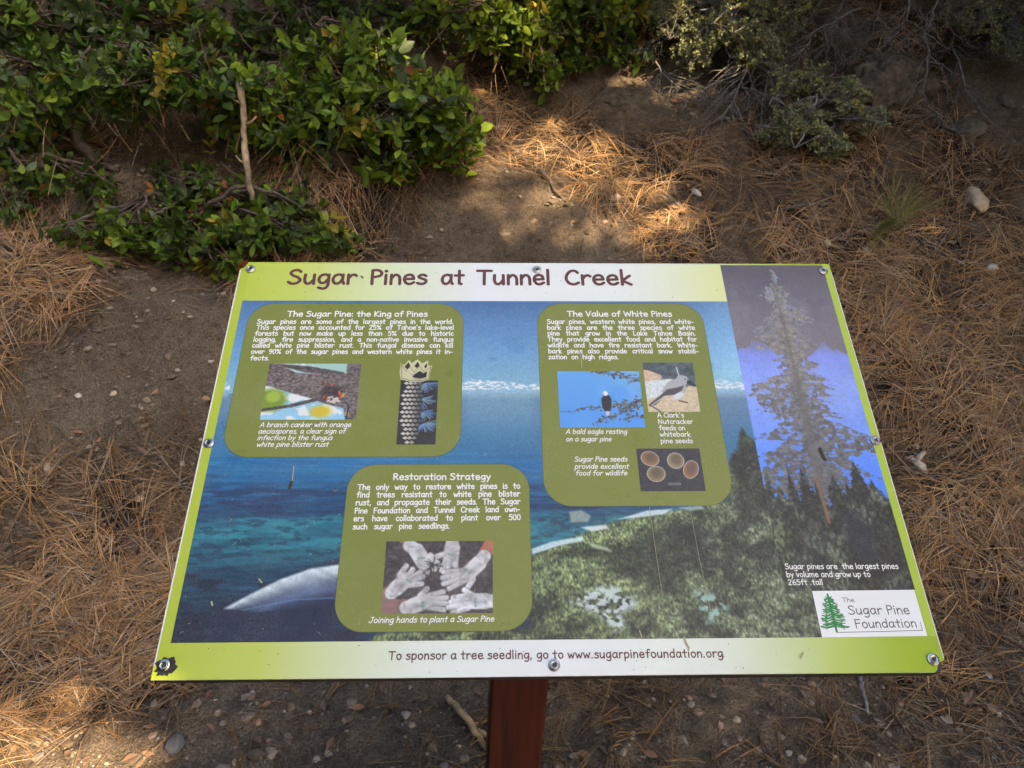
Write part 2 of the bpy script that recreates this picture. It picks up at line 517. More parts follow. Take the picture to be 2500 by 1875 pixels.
def post_mat():
    m, n, l, p = new_mat('stained_redwood')
    tc = n.new('ShaderNodeTexCoord'); mp = n.new('ShaderNodeMapping'); mp.inputs['Scale'].default_value = (1.0, 1.0, 0.035)
    mp.inputs['Rotation'].default_value = (0.02, 0.012, 0)
    l.new(tc.outputs['Object'], mp.inputs[0])
    t = n.new('ShaderNodeTexNoise'); t.inputs['Scale'].default_value = 95; t.inputs['Detail'].default_value = 3; l.new(mp.outputs[0], t.inputs['Vector'])
    t2 = n.new('ShaderNodeTexNoise'); t2.inputs['Scale'].default_value = 420; t2.inputs['Detail'].default_value = 4; l.new(mp.outputs[0], t2.inputs['Vector'])
    r = ramp(n, [(0.34, (0.012, 0.0030, 0.0020)), (0.45, (0.058, 0.011, 0.0055)), (0.7, (0.088, 0.019, 0.009))])
    ad = n.new('ShaderNodeMix'); ad.data_type = 'FLOAT'; ad.inputs['Factor'].default_value = 0.3
    l.new(t.outputs['Fac'], ad.inputs['A']); l.new(t2.outputs['Fac'], ad.inputs['B']); l.new(ad.outputs[0], r.inputs[0])
    l.new(r.outputs[0], p.inputs['Base Color']); p.inputs['Roughness'].default_value = 0.55
    b = n.new('ShaderNodeBump'); b.inputs['Strength'].default_value = 0.35; b.inputs['Distance'].default_value = 0.002
    l.new(ad.outputs[0], b.inputs['Height']); l.new(b.outputs[0], p.inputs['Normal'])
    return m


M_POST = post_mat()


def panel_poly(builder, pts, h, mi=0):
    v = PP([p[0] for p in pts], [p[1] for p in pts], h)
    builder.add(v, [list(range(len(pts) - 1, -1, -1))], mi)


def prism(builder, pts, h0, h1, mi_top=0, mi_side=0):
    n = len(pts); us = [p[0] for p in pts]; vv = [p[1] for p in pts]
    builder.add(list(PP(us, vv, h1)), [list(range(n - 1, -1, -1))], mi_top)
    builder.add(list(PP(us, vv, h0)), [list(range(n))], mi_side)
    v = list(PP(us, vv, h0)) + list(PP(us, vv, h1))
    builder.add(v, [(i, n + i, n + (i + 1) % n, (i + 1) % n) for i in range(n)], mi_side)


def rrect(x0, y0, x1, y1, r, n=10):
    pts = []
    for cx, cy, a0 in ((x1 - r, y0 + r, -90), (x1 - r, y1 - r, 0), (x0 + r, y1 - r, 90), (x0 + r, y0 + r, 180)):
        for k in range(n + 1):
            a = R(a0 + 90 * k / n); pts.append((cx + r * math.cos(a), cy + r * math.sin(a)))
    return pts


# board with the bitten-off corners
outline = [(11.5, 0), (240, 0.5), (460, 0.2), (700, 0.4), (914.4, 0), (914.6, 150), (914.0, 300), (914.8, 450), (914.4, 596), (910.5, 597.5), (908.5, 598.0), (906, 600), (904, 603.4), (902.6, 607), (899, 609.6),
           (640, 609.2), (300, 609.8), (0, 609.6), (-0.3, 420), (0.2, 200), (0, 13.5), (4.2, 11.6), (7.2, 8.6), (9.0, 4.5)]
pb_ = MB(); prism(pb_, outline, -3.2, 0.0, 0, 1)
panel = sign_mesh('panel', pb_, [M_BORDER, M_EDGE])
bb = MB(); prism(bb, [(9, 9), (908, 6), (911.5, 300), (911.0, 604), (906, 609.0), (2, 609.0), (2, 300)], -24, -3.3)
sign_mesh('backing_board', bb, [M_BACK])
# post with eased edges
pw = 0.0445; ch = 0.004
sec = [(-pw + ch, -pw), (pw - ch, -pw), (pw, -pw + ch), (pw, pw - ch), (pw - ch, pw), (-pw + ch, pw), (-pw, pw - ch), (-pw, -pw + ch)]
pm = MB(); pv = []
zs = list(np.linspace(-0.35, 0.94, 9))
for z in zs:
    cx = pt[0] + lean * (z - pt[2])
    for a, b in sec: pv.append((cx + a, POST_Y + b, z))
# sloping top follows the board
zt = []
for a, b in sec:
    yy = POST_Y + b; s_ = (PTL[1] - yy) / math.cos(TILT); top = PTL[2] - s_ * math.sin(TILT) - 0.0241 / math.cos(TILT) - 0.0006
    pv.append((pt[0] + lean * (top - pt[2]) + a, yy, top))
pf = []
for k in range(len(zs)):
    for i in range(8): pf.append((k * 8 + i, k * 8 + (i + 1) % 8, (k + 1) * 8 + (i + 1) % 8, (k + 1) * 8 + i))
pf.append(tuple(range(len(zs) * 8, len(zs) * 8 + 8)))
pm.add(pv, pf)
sign_mesh('post', pm, [M_POST])
# wooden cross battens under the board
for v0 in (150, 455):
    bm_ = MB(); prism(bm_, [(120, v0 - 19), (795, v0 - 19), (795, v0 + 19), (120, v0 + 19)], -62, -24.2)
    sign_mesh('batten', bm_, [M_POST])

# header and side strips
hb = MB(); panel_poly(hb, [(15, 3.2), (15, 74), (741.4, 74), (741.4, 3.2)][::-1], 0.10); header = sign_mesh('header_band', hb, [M_HEADER])
sl = MB(); panel_poly(sl, [(1.2, 74.2), (1.2, 569), (13.6, 569), (13.6, 74.2)][::-1], 0.10); sign_mesh('side_strip', sl, [M_STRIPL])
for (u0, u1) in ((-0.1, 1.6), (913.6, 914.5)):
    wm = MB(); panel_poly(wm, [(u0, 16), (u0, 594), (u1, 594), (u1, 16)][::-1], 0.14); sign_mesh('unprinted_margin', wm, [M_EDGE])
sr = MB(); panel_poly(sr, [(903.4, 1.2), (903.4, 569), (913.4, 569), (913.4, 1.2)][::-1], 0.10); sign_mesh('side_strip', sr, [M_STRIPR])


# ------------------------------------------------------------------ printed pictures: colour per vertex of a fine sheet
class Pic:
    def __init__(self, x0, y0, x1, y1, cell):
        self.nx = max(2, int(round((x1 - x0) / cell)) + 1); self.ny = max(2, int(round((y1 - y0) / cell)) + 1)
        self.x = np.linspace(x0, x1, self.nx); self.y = np.linspace(y0, y1, self.ny)
        self.X, self.Y = np.meshgrid(self.x, self.y)
        self.C = np.zeros((self.ny, self.nx, 3)); self.cell = cell
        self.x0, self.y0, self.x1, self.y1 = x0, y0, x1, y1

    def rel(self):          # 0..1 coordinates
        return (self.X - self.x0) / (self.x1 - self.x0), (self.Y - self.y0) / (self.y1 - self.y0)

    def put(self, mask, col):
        m = np.clip(mask, 0, 1)[..., None]
        col = np.asarray(col, float)
        if col.ndim == 1: col = col / 255.0
        self.C = self.C * (1 - m) + col * m

    def grad(self, stops, axis='y'):
        t = self.Y if axis == 'y' else self.X
        xs = [s[0] for s in stops]
        return np.stack([np.interp(t, xs, [s[1][k] / 255.0 for s in stops]) for k in range(3)], -1)

    def ell(self, cx, cy, rx, ry, rot=0, soft=None):
        a = R(rot); dx = self.X - cx; dy = self.Y - cy
        u = (dx * math.cos(a) + dy * math.sin(a)) / rx; v = (-dx * math.sin(a) + dy * math.cos(a)) / ry
        d = (1 - np.sqrt(u * u + v * v)) * min(rx, ry); s = soft or self.cell
        return np.clip(d / s + 0.5, 0, 1)

    def poly(self, pts, soft=None):
        x = [p[0] for p in pts]; y = [p[1] for p in pts]; n = len(pts)
        inside = np.zeros(self.X.shape, bool); dist = np.full(self.X.shape, 1e9)
        for i in range(n):
            xa, ya, xb, yb = x[i], y[i], x[(i + 1) % n], y[(i + 1) % n]
            cond = (ya > self.Y) != (yb > self.Y)
            with np.errstate(divide='ignore', invalid='ignore'):
                xi = (xb - xa) * (self.Y - ya) / (yb - ya + 1e-12) + xa
            inside ^= cond & (self.X < xi)
            dist = np.minimum(dist, self._seg(xa, ya, xb, yb))
        s = soft or self.cell
        return np.clip(np.where(inside, dist, -dist) / s + 0.5, 0, 1)

    def _seg(self, xa, ya, xb, yb):
        dx, dy = xb - xa, yb - ya
        t = np.clip(((self.X - xa) * dx + (self.Y - ya) * dy) / (dx * dx + dy * dy + 1e-9), 0, 1)
        return np.hypot(self.X - xa - t * dx, self.Y - ya - t * dy)

    def line(self, pts, w0, w1=None, soft=None):
        w1 = w0 if w1 is None else w1
        m = np.zeros(self.X.shape); n = len(pts) - 1; s = soft or self.cell
        for i in range(n):
            (xa, ya), (xb, yb) = pts[i], pts[i + 1]
            w = w0 + (w1 - w0) * (i + 0.5) / n
            pad = w + s + 2
            c0, c1 = np.searchsorted(self.x, [min(xa, xb) - pad, max(xa, xb) + pad])
            r0, r1 = np.searchsorted(self.y, [min(ya, yb) - pad, max(ya, yb) + pad])
            if c1 <= c0 or r1 <= r0: continue
            X = self.X[r0:r1, c0:c1]; Y = self.Y[r0:r1, c0:c1]
            dx, dy = xb - xa, yb - ya
            t = np.clip(((X - xa) * dx + (Y - ya) * dy) / (dx * dx + dy * dy + 1e-9), 0, 1)
            d = np.hypot(X - xa - t * dx, Y - ya - t * dy)
            m[r0:r1, c0:c1] = np.maximum(m[r0:r1, c0:c1], np.clip((w / 2 - d) / s + 0.5, 0, 1))
        return m

    def n(self, sx, sy=None, seed=0, o=4):
        sy = sy or sx
        return fbm(self.X / sx, self.Y / sy, seed, o)

    def build(self, name, h, parent, mat=None, skip=()):
        v = PP(self.X.ravel(), self.Y.ravel(), np.full(self.X.size, h)) - BASE
        i = (np.arange(self.ny - 1)[:, None] * self.nx + np.arange(self.nx - 1)[None]).ravel()
        f = np.stack([i, i + self.nx, i + self.nx + 1, i + 1], 1)
        cols = lin(np.clip(self.C, 0, 1)).reshape(-1, 3)
        if skip:            # nothing is printed under the cards
            fx = self.X.ravel()[f].mean(1); fy = self.Y.ravel()[f].mean(1); kp = np.ones(len(f), bool)
            for (a0, b0_, a1, b1, r_) in skip:
                ins = (fx > a0 + 2) & (fx < a1 - 2) & (fy > b0_ + 2) & (fy < b1 - 2)
                ex = np.maximum(np.maximum(a0 + r_ - fx, fx - a1 + r_), 0); ey = np.maximum(np.maximum(b0_ + r_ - fy, fy - b1 + r_), 0)
                kp &= ~(ins & (np.hypot(ex, ey) < r_ - 3))
            f = f[kp]; used = np.unique(f); rm = np.full(len(v), -1); rm[used] = np.arange(len(used)); f = rm[f]; v = v[used]; cols = cols[used]
        return obj(name, mesh_np(name, v, [f], [mat or M_PRINT], cols), parent)


# --- lake picture
L = Pic(13.8, 74.2, 776.0, 569.0, 1.2)
g = L.grad([(74, (74, 114, 162)), (120, (92, 138, 188)), (170, (110, 160, 204)), (205, (124, 174, 204)), (233, (138, 182, 204)), (236, (100, 138, 166)), (262, (96, 132, 164)), (300, (66, 120, 160)), (345, (46, 112, 158)),
            (375, (36, 94, 136)), (405, (28, 72, 112)), (430, (34, 104, 126)), (460, (30, 94, 114)), (490, (22, 70, 94)), (530, (22, 50, 74)), (569, (24, 40, 60))])
L.C = g
right = sstep(640, 742, L.X) * sstep(240, 200, L.Y)
L.C = L.C + right[..., None] * np.array([30, 34, 26]) / 255
mid = sstep(335, 360, L.X) * sstep(460, 430, L.X) * sstep(225, 245, L.Y) * sstep(330, 260, L.Y)
L.C = L.C + mid[..., None] * np.array([14, 18, 14]) / 255
st = L.n(70, 5, 3, 4) - 0.5; st2 = L.n(22, 3, 8, 3) - 0.5
water = sstep(300, 360, L.Y)
L.C = L.C + (water * (0.22 * st + 0.16 * st2))[..., None] * np.array([0.45, 0.9, 1.0])
teal = sstep(0.46, 0.60, L.n(46, 7, 21, 5)) * sstep(398, 425, L.Y) * sstep(478, 440, L.Y)
L.put(teal * 0.8, (44, 136, 150))
L.put(0.55 * sstep(0.55, 0.68, L.n(16, 5, 24, 4)) * sstep(395, 420, L.Y), (18, 48, 74))
L.put(0.6 * sstep(0.56, 0.66, L.n(13, 6, 27, 4)) * sstep(400, 440, L.Y) * sstep(430, 470, L.X), (24, 58, 66))
L.put(0.4 * sstep(0.58, 0.70, L.n(24, 6, 25, 4)) * sstep(420, 440, L.Y) * sstep(430, 470, L.X), (70, 150, 156))
L.put(0.55 * sstep(0.48, 0.6, L.n(90, 8, 33, 3)) * sstep(380, 350, L.Y) * sstep(325, 345, L.Y), (20, 108, 170))
L.put(0.6 * sstep(0.46, 0.6, L.n(40, 12, 44, 4)) * sstep(478, 495, L.Y), (26, 26, 42))
L.put(0.55 * sstep(0.52, 0.62, L.n(50, 6, 46, 4)) * sstep(365, 380, L.Y) * sstep(425, 400, L.Y), (30, 40, 78))
L.put(0.35 * sstep(0.56, 0.66, L.n(30, 30, 45, 2)) * sstep(100, 230, L.Y) * sstep(232, 190, L.Y) * sstep(345, 360, L.X), (60, 112, 172))
for (a0, a1, s_) in ((330, 456, 1.0), (698, 744, 1.0), (10, 22, 0.8)):
    m_ = (L.X > a0) & (L.X < a1)
    top = 211 + 12 * np.abs((L.X - a0) / (a1 - a0) - 0.3) + 9 * (fbm(L.X / 11, L.X * 0, 12, 4) - 0.5)
    band = m_ * sstep(0, 2.5, L.Y - top) * sstep(232, 226, L.Y)
    L.put(band * (0.15 + 0.85 * sstep(0.44, 0.60, L.n(5, 1.8, 13, 3))), (226, 236, 240))
    L.put(m_ * sstep(233, 235, L.Y) * sstep(246, 236, L.Y) * 0.35, (190, 214, 222))
# white rock left
L.put(L.poly([(52, 540), (78, 523), (127, 495), (165, 480), (200, 470), (200, 570), (60, 570)], 6) * 0.85, (30, 36, 62))
rk = L.poly([(68, 530), (98, 512), (130, 495), (165, 482), (200, 477), (200, 530), (104, 534)], 3)
rtop = np.interp(L.X, [68, 98, 130, 165, 200], [529, 512, 495, 482, 477]) + 7 * (fbm(L.X / 16, L.X * 0 + 0.3, 57, 3) - 0.5)
rd = np.clip(L.Y - rtop, 0, 60)
L.put(rk * np.exp(-(rd / np.interp(L.X, [70, 130, 170, 200], [6, 20, 26, 18])) ** 2) * (0.72 + 0.38 * fbm((L.X + 1.2 * L.Y) / 30, (L.Y - 0.45 * L.X) / 5, 51, 5)), (222, 240, 244))
L.put(rk * 0.5 * np.exp(-((rd - 28) / 8) ** 2), (112, 134, 178))
L.put(L.line([(90, 532), (150, 520), (200, 518)], 1.5) * 0.6, (100, 140, 190))
# forest on the right and bottom
fo = L.poly([(430, 470), (462, 455), (480, 447), (528, 427), (575, 416), (604, 412), (690, 396), (697, 360), (706, 330), (716, 322), (722, 300), (728, 290), (734, 303), (742, 310), (780, 320), (780, 572), (240, 572), (250, 560), (430, 556)], 5)
fn = L.n(7, 5, 61, 4); fn2 = L.n(30, 22, 62, 4); fn3 = L.n(1.7, 3.0, 63, 2)
fc = np.stack([np.interp(fn * 0.4 + fn3 * 0.6, [0.22, 0.42, 0.58, 0.78], [c0 / 255 for c0 in ch_]) for ch_ in ((34, 74, 112, 168), (42, 90, 130, 186), (32, 54, 66, 120))], -1)
fc = fc * (0.55 + 0.65 * sstep(0.3, 0.68, fn2))[..., None] * (1 - 0.45 * sstep(690, 712, L.X) * sstep(430, 395, L.Y))[..., None]
greyer = sstep(520, 760, L.X + 0.35 * (L.Y - 420))
fc = fc * (1 - 0.45 * greyer[..., None]) + np.mean(fc, -1, keepdims=True) * np.array([0.95, 1.0, 1.0]) * (0.38 * greyer[..., None])
fc = 0.72 * fc + 0.28 * np.mean(fc, -1, keepdims=True) * np.array([0.96, 1.02, 0.98])
L.C = L.C * (1 - fo[..., None]) + fc * fo[..., None]
for cx in (706, 716, 728, 738):
    pass
for (p_, c_, s_) in (([(435, 459), (460, 450), (500, 443), (500, 449), (470, 455), (436, 466)], (206, 230, 232), 2), ([(484, 410), (500, 408), (512, 416), (508, 424), (486, 425)], (148, 164, 156), 3),
                     ([(498, 431), (530, 428), (534, 433), (512, 437)], (222, 230, 226), 2), ([(545, 421), (585, 409), (618, 407), (606, 414), (575, 418)], (214, 230, 232), 2),
                     ([(625, 405), (655, 403), (660, 407), (640, 410)], (150, 176, 178), 2), ([(505, 450), (530, 458), (536, 464), (512, 458)], (170, 190, 150), 3)):
    L.put(L.poly(p_, s_) * 0.9, c_)
wr = 0.9 * L.poly([(478, 526), (498, 512), (530, 503), (552, 516), (562, 530), (540, 540), (546, 556), (530, 560), (512, 540), (496, 534)], 8) * sstep(0.36, 0.60, L.n(5, 4, 71, 4))
L.put(wr, (206, 222, 222))
L.put(L.poly([(632, 512), (655, 516), (670, 532), (660, 548), (640, 552), (634, 536)], 10) * sstep(0.46, 0.60, L.n(6, 6, 72, 2)), (150, 188, 178))
L.put(L.ell(640, 440, 26, 14, 0, 12) * 0.6, (26, 30, 34))
L.C = L.C * (0.92 + 0.16 * L.n(1.3, 1.3, 97, 1))[..., None]
lake = L.build('lake_picture', 0.12, sign, skip=((27.3, 79.6, 343.2, 331.8, 37), (453.2, 78.8, 700.1, 402.8, 37), (198.6, 343.4, 434.0, 558.4, 36)))

# --- tall tree picture
T_ = Pic(742.0, 3.2, 903.2, 514.0, 1.05)
T_.C = T_.grad([(3, (88, 84, 92)), (60, (104, 100, 108)), (140, (124, 118, 126)), (170, (132, 150, 232)), (230, (142, 168, 246)), (300, (116, 156, 248)), (350, (84, 140, 248)), (420, (70, 124, 232)), (514, (40, 48, 60))])
gb = 148 + 16 * (fbm(T_.X / 9, T_.X * 0, 3, 4) - 0.5) + np.interp(T_.X, [742, 775, 800, 830, 870, 903], [14, -4, 20, 34, 2, 26])
T_.put(sstep(-2, 2, gb - T_.Y), T_.grad([(3, (88, 84, 92)), (60, (106, 101, 110)), (175, (128, 122, 130))]))
T_.C = T_.C * (0.93 + 0.14 * T_.n(30, 40, 5, 3))[..., None]
T_.put(0.18 * sstep(0.5, 0.75, T_.n(40, 60, 16, 3)) * sstep(20, 80, T_.Y) * sstep(320, 200, T_.Y), (178, 176, 190))
trng = np.random.default_rng(5)
tcx = 820 + 3 * np.sin(T_.Y * 0.02)
dxt = T_.X - tcx; adx = np.abs(dxt); sg = (dxt > 0)
half = np.interp(T_.Y, [10, 30, 80, 150, 230, 300, 350, 400], [0, 9, 24, 40, 54, 66, 70, 60])
wave = np.where(sg, fbm((T_.Y - 0.28 * adx) / 24.0, T_.Y * 0 + 0.5, 83, 4), fbm((T_.Y - 0.18 * adx) / 27.0, T_.Y * 0 + 4.5, 87, 4))
lim = half * (0.34 + 0.95 * sstep(0.30, 0.70, wave))
tree_m = np.clip((lim - adx + 34 * (T_.n(6.5, 4.5, 9, 5) - 0.5) * np.clip(half / 24, 0.25, 1.2)) / 1.8 + 0.5, 0, 1) * sstep(405, 385, T_.Y) * sstep(11, 16, T_.Y)
tree_m = tree_m * (1 - 0.85 * sstep(0.58, 0.66, T_.n(6, 4.5, 93, 4)) * sstep(5, 18, adx))
halo = np.clip(tree_m * (1 - tree_m) * 4, 0, 1)
tn = 0.5 * T_.n(9, 6, 20, 3) + 0.5 * T_.n(2.4, 2.2, 19, 3)
tcol = np.stack([np.interp(tn, [0.25, 0.5, 0.75], c_) / 255 for c_ in ((96, 134, 170), (94, 130, 164), (88, 122, 152))], -1)
T_.put(tree_m * 0.92, tcol * (1.0 - 0.25 * sstep(150, 330, T_.Y))[..., None])
T_.put(halo * 0.5 * sstep(190, 120, T_.Y), (140, 156, 196))
T_.put(T_.line([(819, 18), (820, 200), (818, 420)], 3, 11, 4) * 0.6, (104, 98, 92))
T_.put(0.4 * sstep(0.5, 0.7, T_.n(3, 8, 29, 3)) * tree_m * sstep(150, 60, T_.Y), (150, 165, 190))
# conifers along the foot of the picture
fmask = sstep(400, 416, T_.Y + 6 * (T_.n(6, 4, 39, 3) - 0.5))
for (bx, ty, wd) in ((748, 352, 16), (762, 372, 18), (778, 358, 20), (796, 350, 22), (812, 366, 16), (836, 356, 22), (852, 372, 18), (868, 338, 26), (886, 366, 26), (898, 388, 22)):
    hw = np.clip((T_.Y - ty) / (430 - ty), 0, 1) * wd * (0.15 + 1.7 * fbm(T_.X / 3 + bx, T_.Y / 3, 41, 4))
    fmask = np.maximum(fmask, np.clip((hw - np.abs(T_.X - bx)) / 2 + 0.5, 0, 1) * (T_.Y > ty))
fn = T_.n(3.2, 4.5, 47, 3); fn2 = T_.n(24, 30, 48, 3)
dcol = np.stack([np.interp(fn, [0.25, 0.5, 0.78], c_) / 255 for c_ in ((26, 52, 96), (30, 58, 100), (28, 50, 80))], -1) * (0.6 + 0.75 * sstep(0.3, 0.7, fn2))[..., None]
T_.put(fmask, dcol)
T_.put(sstep(0, 22, T_.X - 742) * 0.0 + sstep(770, 745, T_.X) * sstep(400, 430, T_.Y) * 0.5 * sstep(0.45, 0.6, fn), (96, 118, 62))
T_.put(T_.line([(813, 366), (816, 400), (817, 426)], 3.4, 4.6) * 0.85, (140, 100, 70))
T_.put(T_.ell(852, 448, 17, 34, -8, 14) * 0.8, (28, 29, 44))
T_.put(T_.line([(778, 345), (781, 440)], 2.4, 3.0) * 0.55, (32, 34, 34))
T_.put(T_.line([(800, 350), (803, 450)], 2.0, 2.6) * 0.5, (32, 34, 34))
T_.put(sstep(480, 514, T_.Y) * sstep(860, 900, T_.X) * 0.6, (26, 28, 38))
T_.C = T_.C * (0.93 + 0.14 * T_.n(1.3, 1.3, 98, 1))[..., None]
T_.build('tree_picture', 0.16, sign)

# ------------------------------------------------------------------ lettering (round-ended pen strokes)
GL = {
 'A': (78, '-4,0 40,100 74,0|-17,34 63,34'), 'B': (66, '-10,100 10,0|~10,98 40,96 50,78 36,58 12,54|~12,54 46,50 58,28 42,4 10,2'),
 'C': (66, '~60,84 48,98 28,96 10,70 6,36 20,8 42,2 62,14'), 'F': (62, '-58,98 10,98 11,0|-11,54 50,56'),
 'J': (68, '-18,98 66,98|~46,98 46,40 40,8 22,2 6,16 4,28'), 'K': (66, '-10,100 10,0|-56,98 12,42 60,2'), 'L': (58, '-10,100 10,3 54,3'),
 'N': (84, '-10,0 10,98 68,4 70,100'), 'P': (60, '-10,98 12,0|~10,98 38,98 54,80 46,58 12,48'), 'R': (68, '-10,98 11,0|~10,98 38,98 54,80 46,60 12,50|-28,52 62,2'),
 'S': (66, '~56,86 42,98 20,94 10,76 24,58 46,46 58,26 44,6 20,2 4,14'), 'T': (72, '-2,97 70,97|-36,97 35,0'), 'V': (68, '-4,100 32,2 64,100'),
 'W': (104, '-4,98 26,3 50,80 74,3 100,100'), 'a': (64, '~50,58 36,67 16,58 8,30 18,5 36,6 50,30 53,60|-53,66 52,22 60,2'),
 'b': (62, '-9,105 9,4|~9,44 28,66 50,56 54,30 40,6 20,2 9,12'), 'c': (54, '~48,56 34,67 16,58 8,32 20,6 36,3 50,14'),
 'd': (62, '~52,44 36,66 16,58 8,30 20,5 38,6 52,24|-53,105 53,1'), 'e': (60, '-8,35 52,37|~52,37 46,60 30,67 13,56 8,30 20,5 38,2 54,13'),
 'f': (50, '~50,94 38,104 26,92 24,60 24,0|-4,62 46,64'), 'g': (60, '~50,58 36,67 16,58 8,32 18,8 36,10 50,34|~52,66 53,20 50,-18 34,-33 10,-26'),
 'h': (60, '-9,105 9,0|~9,38 26,64 44,60 51,40 52,0'), 'i': (22, '-10,66 10,0|.10,92'), 'k': (56, '-9,105 9,0|-46,64 10,28 50,0'), 'l': (22, '-10,105 10,0'),
 'm': (86, '-9,66 9,0|~9,40 22,64 36,60 41,40 42,0|~42,40 56,64 70,60 75,38 76,0'), 'n': (58, '-9,66 9,0|~9,40 26,65 42,60 49,40 50,0'),
 'o': (60, '~30,67 12,56 8,32 20,4 38,3 52,24 50,52 34,66 28,67'), 'p': (60, '-9,66 10,-36|~9,46 28,67 48,58 53,32 40,6 22,2 9,12'),
 'r': (48, '-9,66 10,0|~10,40 22,60 36,66 46,58'), 's': (50, '~45,58 30,67 14,60 12,48 28,38 44,28 42,10 24,1 5,8'), 't': (50, '-25,96 25,6 36,1|-3,62 46,64'),
 'u': (60, '~8,66 8,24 18,3 34,6 49,30|-50,66 51,0'), 'v': (52, '-4,66 26,2 48,66'), 'w': (76, '-4,66 22,2 38,52 54,2 72,66'), 'x': (56, '-6,66 50,0|-48,66 4,0'),
 'y': (54, '-5,66 28,8|-50,66 14,-36'), 'z': (54, '-6,64 48,64 6,3 52,3'), '2': (62, '~8,80 22,98 44,94 50,74 34,44 8,4|-8,3 56,3'),
 '5': (62, '-52,97 16,97 12,58|~12,58 36,64 54,46 50,14 28,1 6,10'), '6': (60, '~46,96 24,78 10,42 14,10 34,1 52,16 50,42 32,54 12,36'),
 '9': (60, '~52,76 36,97 14,88 10,62 26,48 46,56 52,76|~52,80 50,40 36,8 16,0'), '0': (62, '~31,99 12,84 7,48 14,14 31,1 48,14 55,48 50,84 29,99'), '1': (36, '-10,80 24,98 24,0'),
 '%': (86, '-70,98 16,0|~20,98 8,88 10,70 22,64 32,76 28,92 19,98|~66,36 54,26 56,8 68,2 78,14 74,30 65,36'),
 '.': (26, '.10,4'), ',': (26, '-12,8 6,-16'), "'": (24, '-11,104 8,80'), '-': (44, '-5,36 38,36'), ':': (26, '.10,8|.10,56'),
}


def catmull(P, n=5):
    P = [np.array(p, float) for p in P]
    Q = [2 * P[0] - P[1]] + P + [2 * P[-1] - P[-2]]
    out = []
    for i in range(1, len(Q) - 2):
        for k in range(n):
            t = k / n
            out.append(0.5 * ((2 * Q[i]) + (-Q[i - 1] + Q[i + 1]) * t + (2 * Q[i - 1] - 5 * Q[i] + 4 * Q[i + 1] - Q[i + 2]) * t * t + (-Q[i - 1] + 3 * Q[i] - 3 * Q[i + 1] + Q[i + 2]) * t ** 3))
    out.append(P[-1])
    return out


GLYPH = {}
for ch_, (adv, s_) in GL.items():
    strokes = []
    for part in s_.split('|'):
        pts = [tuple(float(q) / 100 for q in p.split(',')) for p in part[1:].split()]
        if part[0] == '~': strokes.append(catmull(pts))
        elif part[0] == '.': strokes.append([np.array(pts[0])])
        else:
            for a_, b_ in zip(pts[:-1], pts[1:]): strokes.append([np.array(a_), np.array(b_)])
    GLYPH[ch_] = (adv / 100, strokes)


def ribbon(builder, pts, w, h, mi=0, ends=4):
    """flat round-ended stroke on the panel; pts in panel mm"""
    pts = [np.asarray(p, float) for p in pts]
    if len(pts) == 1:
        n = 10; c = [pts[0] + w * 0.62 * np.array([math.cos(2 * math.pi * k / n), math.sin(2 * math.pi * k / n)]) for k in range(n)]
        panel_poly(builder, c, h, mi); return
    n = len(pts); Lf = []; Rt = []
    for i in range(n):
        d0 = pts[i] - pts[i - 1] if i > 0 else pts[1] - pts[0]
        d1 = pts[i + 1] - pts[i] if i < n - 1 else pts[-1] - pts[-2]
        d0 = d0 / (np.linalg.norm(d0) + 1e-9); d1 = d1 / (np.linalg.norm(d1) + 1e-9)
        t = d0 + d1; t = t / (np.linalg.norm(t) + 1e-9); nn = np.array([-t[1], t[0]])
        k = min(1.35, 1.0 / max(0.4, float(np.dot(t, d1))))
        Lf.append(pts[i] + nn * w / 2 * k); Rt.append(pts[i] - nn * w / 2 * k)
    poly = []

    def caparc(c, d):
        a0 = math.atan2(d[1], d[0])
        return [c + w / 2 * np.array([math.cos(a0 + R(90 - 180 * k / ends)), math.sin(a0 + R(90 - 180 * k / ends))]) for k in range(1, ends)]
    ds = pts[0] - pts[1]; de = pts[-1] - pts[-2]
    vlist = Lf + Rt; o = len(vlist)
    faces = [(i, i + 1, n + i + 1, n + i) for i in range(n - 1)]
    sc = caparc(pts[0], ds)        # from Rt side to Lf side
    ec = caparc(pts[-1], de)
    vlist = vlist + sc + ec
    faces.append([n] + [o + k for k in range(len(sc))] + [0])
    faces.append([n - 1] + [o + len(sc) + k for k in range(len(ec))] + [2 * n - 1])
    v = PP([p[0] for p in vlist], [p[1] for p in vlist], h)
    builder.add(v, [f[::-1] if False else f for f in faces], mi)


def text_width(t, gap):
    return sum(GLYPH[c][0] + gap for c in t if c != ' ')


def text_line(builder, txt, x0, y0, x1, y1, cap, slant=0.0, justify=True, weight=0.15, h=0.4, hs=0.92, gap=0.05, mi=0):
    nsp = txt.count(' ')
    tw = text_width(txt, gap) * cap
    W = math.hypot(x1 - x0, y1 - y0)
    if justify and nsp:
        space = (W - tw * hs) / nsp
        if space < 0.30 * cap:
            hs = (W - 0.30 * cap * nsp) / tw; space = 0.30 * cap
    else:
        hs = W / (tw + nsp * 0.36 * cap); space = 0.36 * cap * hs
    dx, dy = (x1 - x0) / W, (y1 - y0) / W
    x = 0.0; k = 0
    for c in txt:
        if c == ' ': x += space; continue
        adv, strokes = GLYPH[c]
        for s_ in strokes:
            pts = []
            for (a, b) in s_:
                lx = x + (a + slant * b + gap / 2) * cap * hs; ly = b * cap
                pts.append((x0 + lx * dx + ly * dy, y0 + lx * dy - ly * dx))
            ribbon(builder, pts, weight * cap, h + 0.02 * (k % 5)); k += 1
        x += (adv + gap) * cap * hs


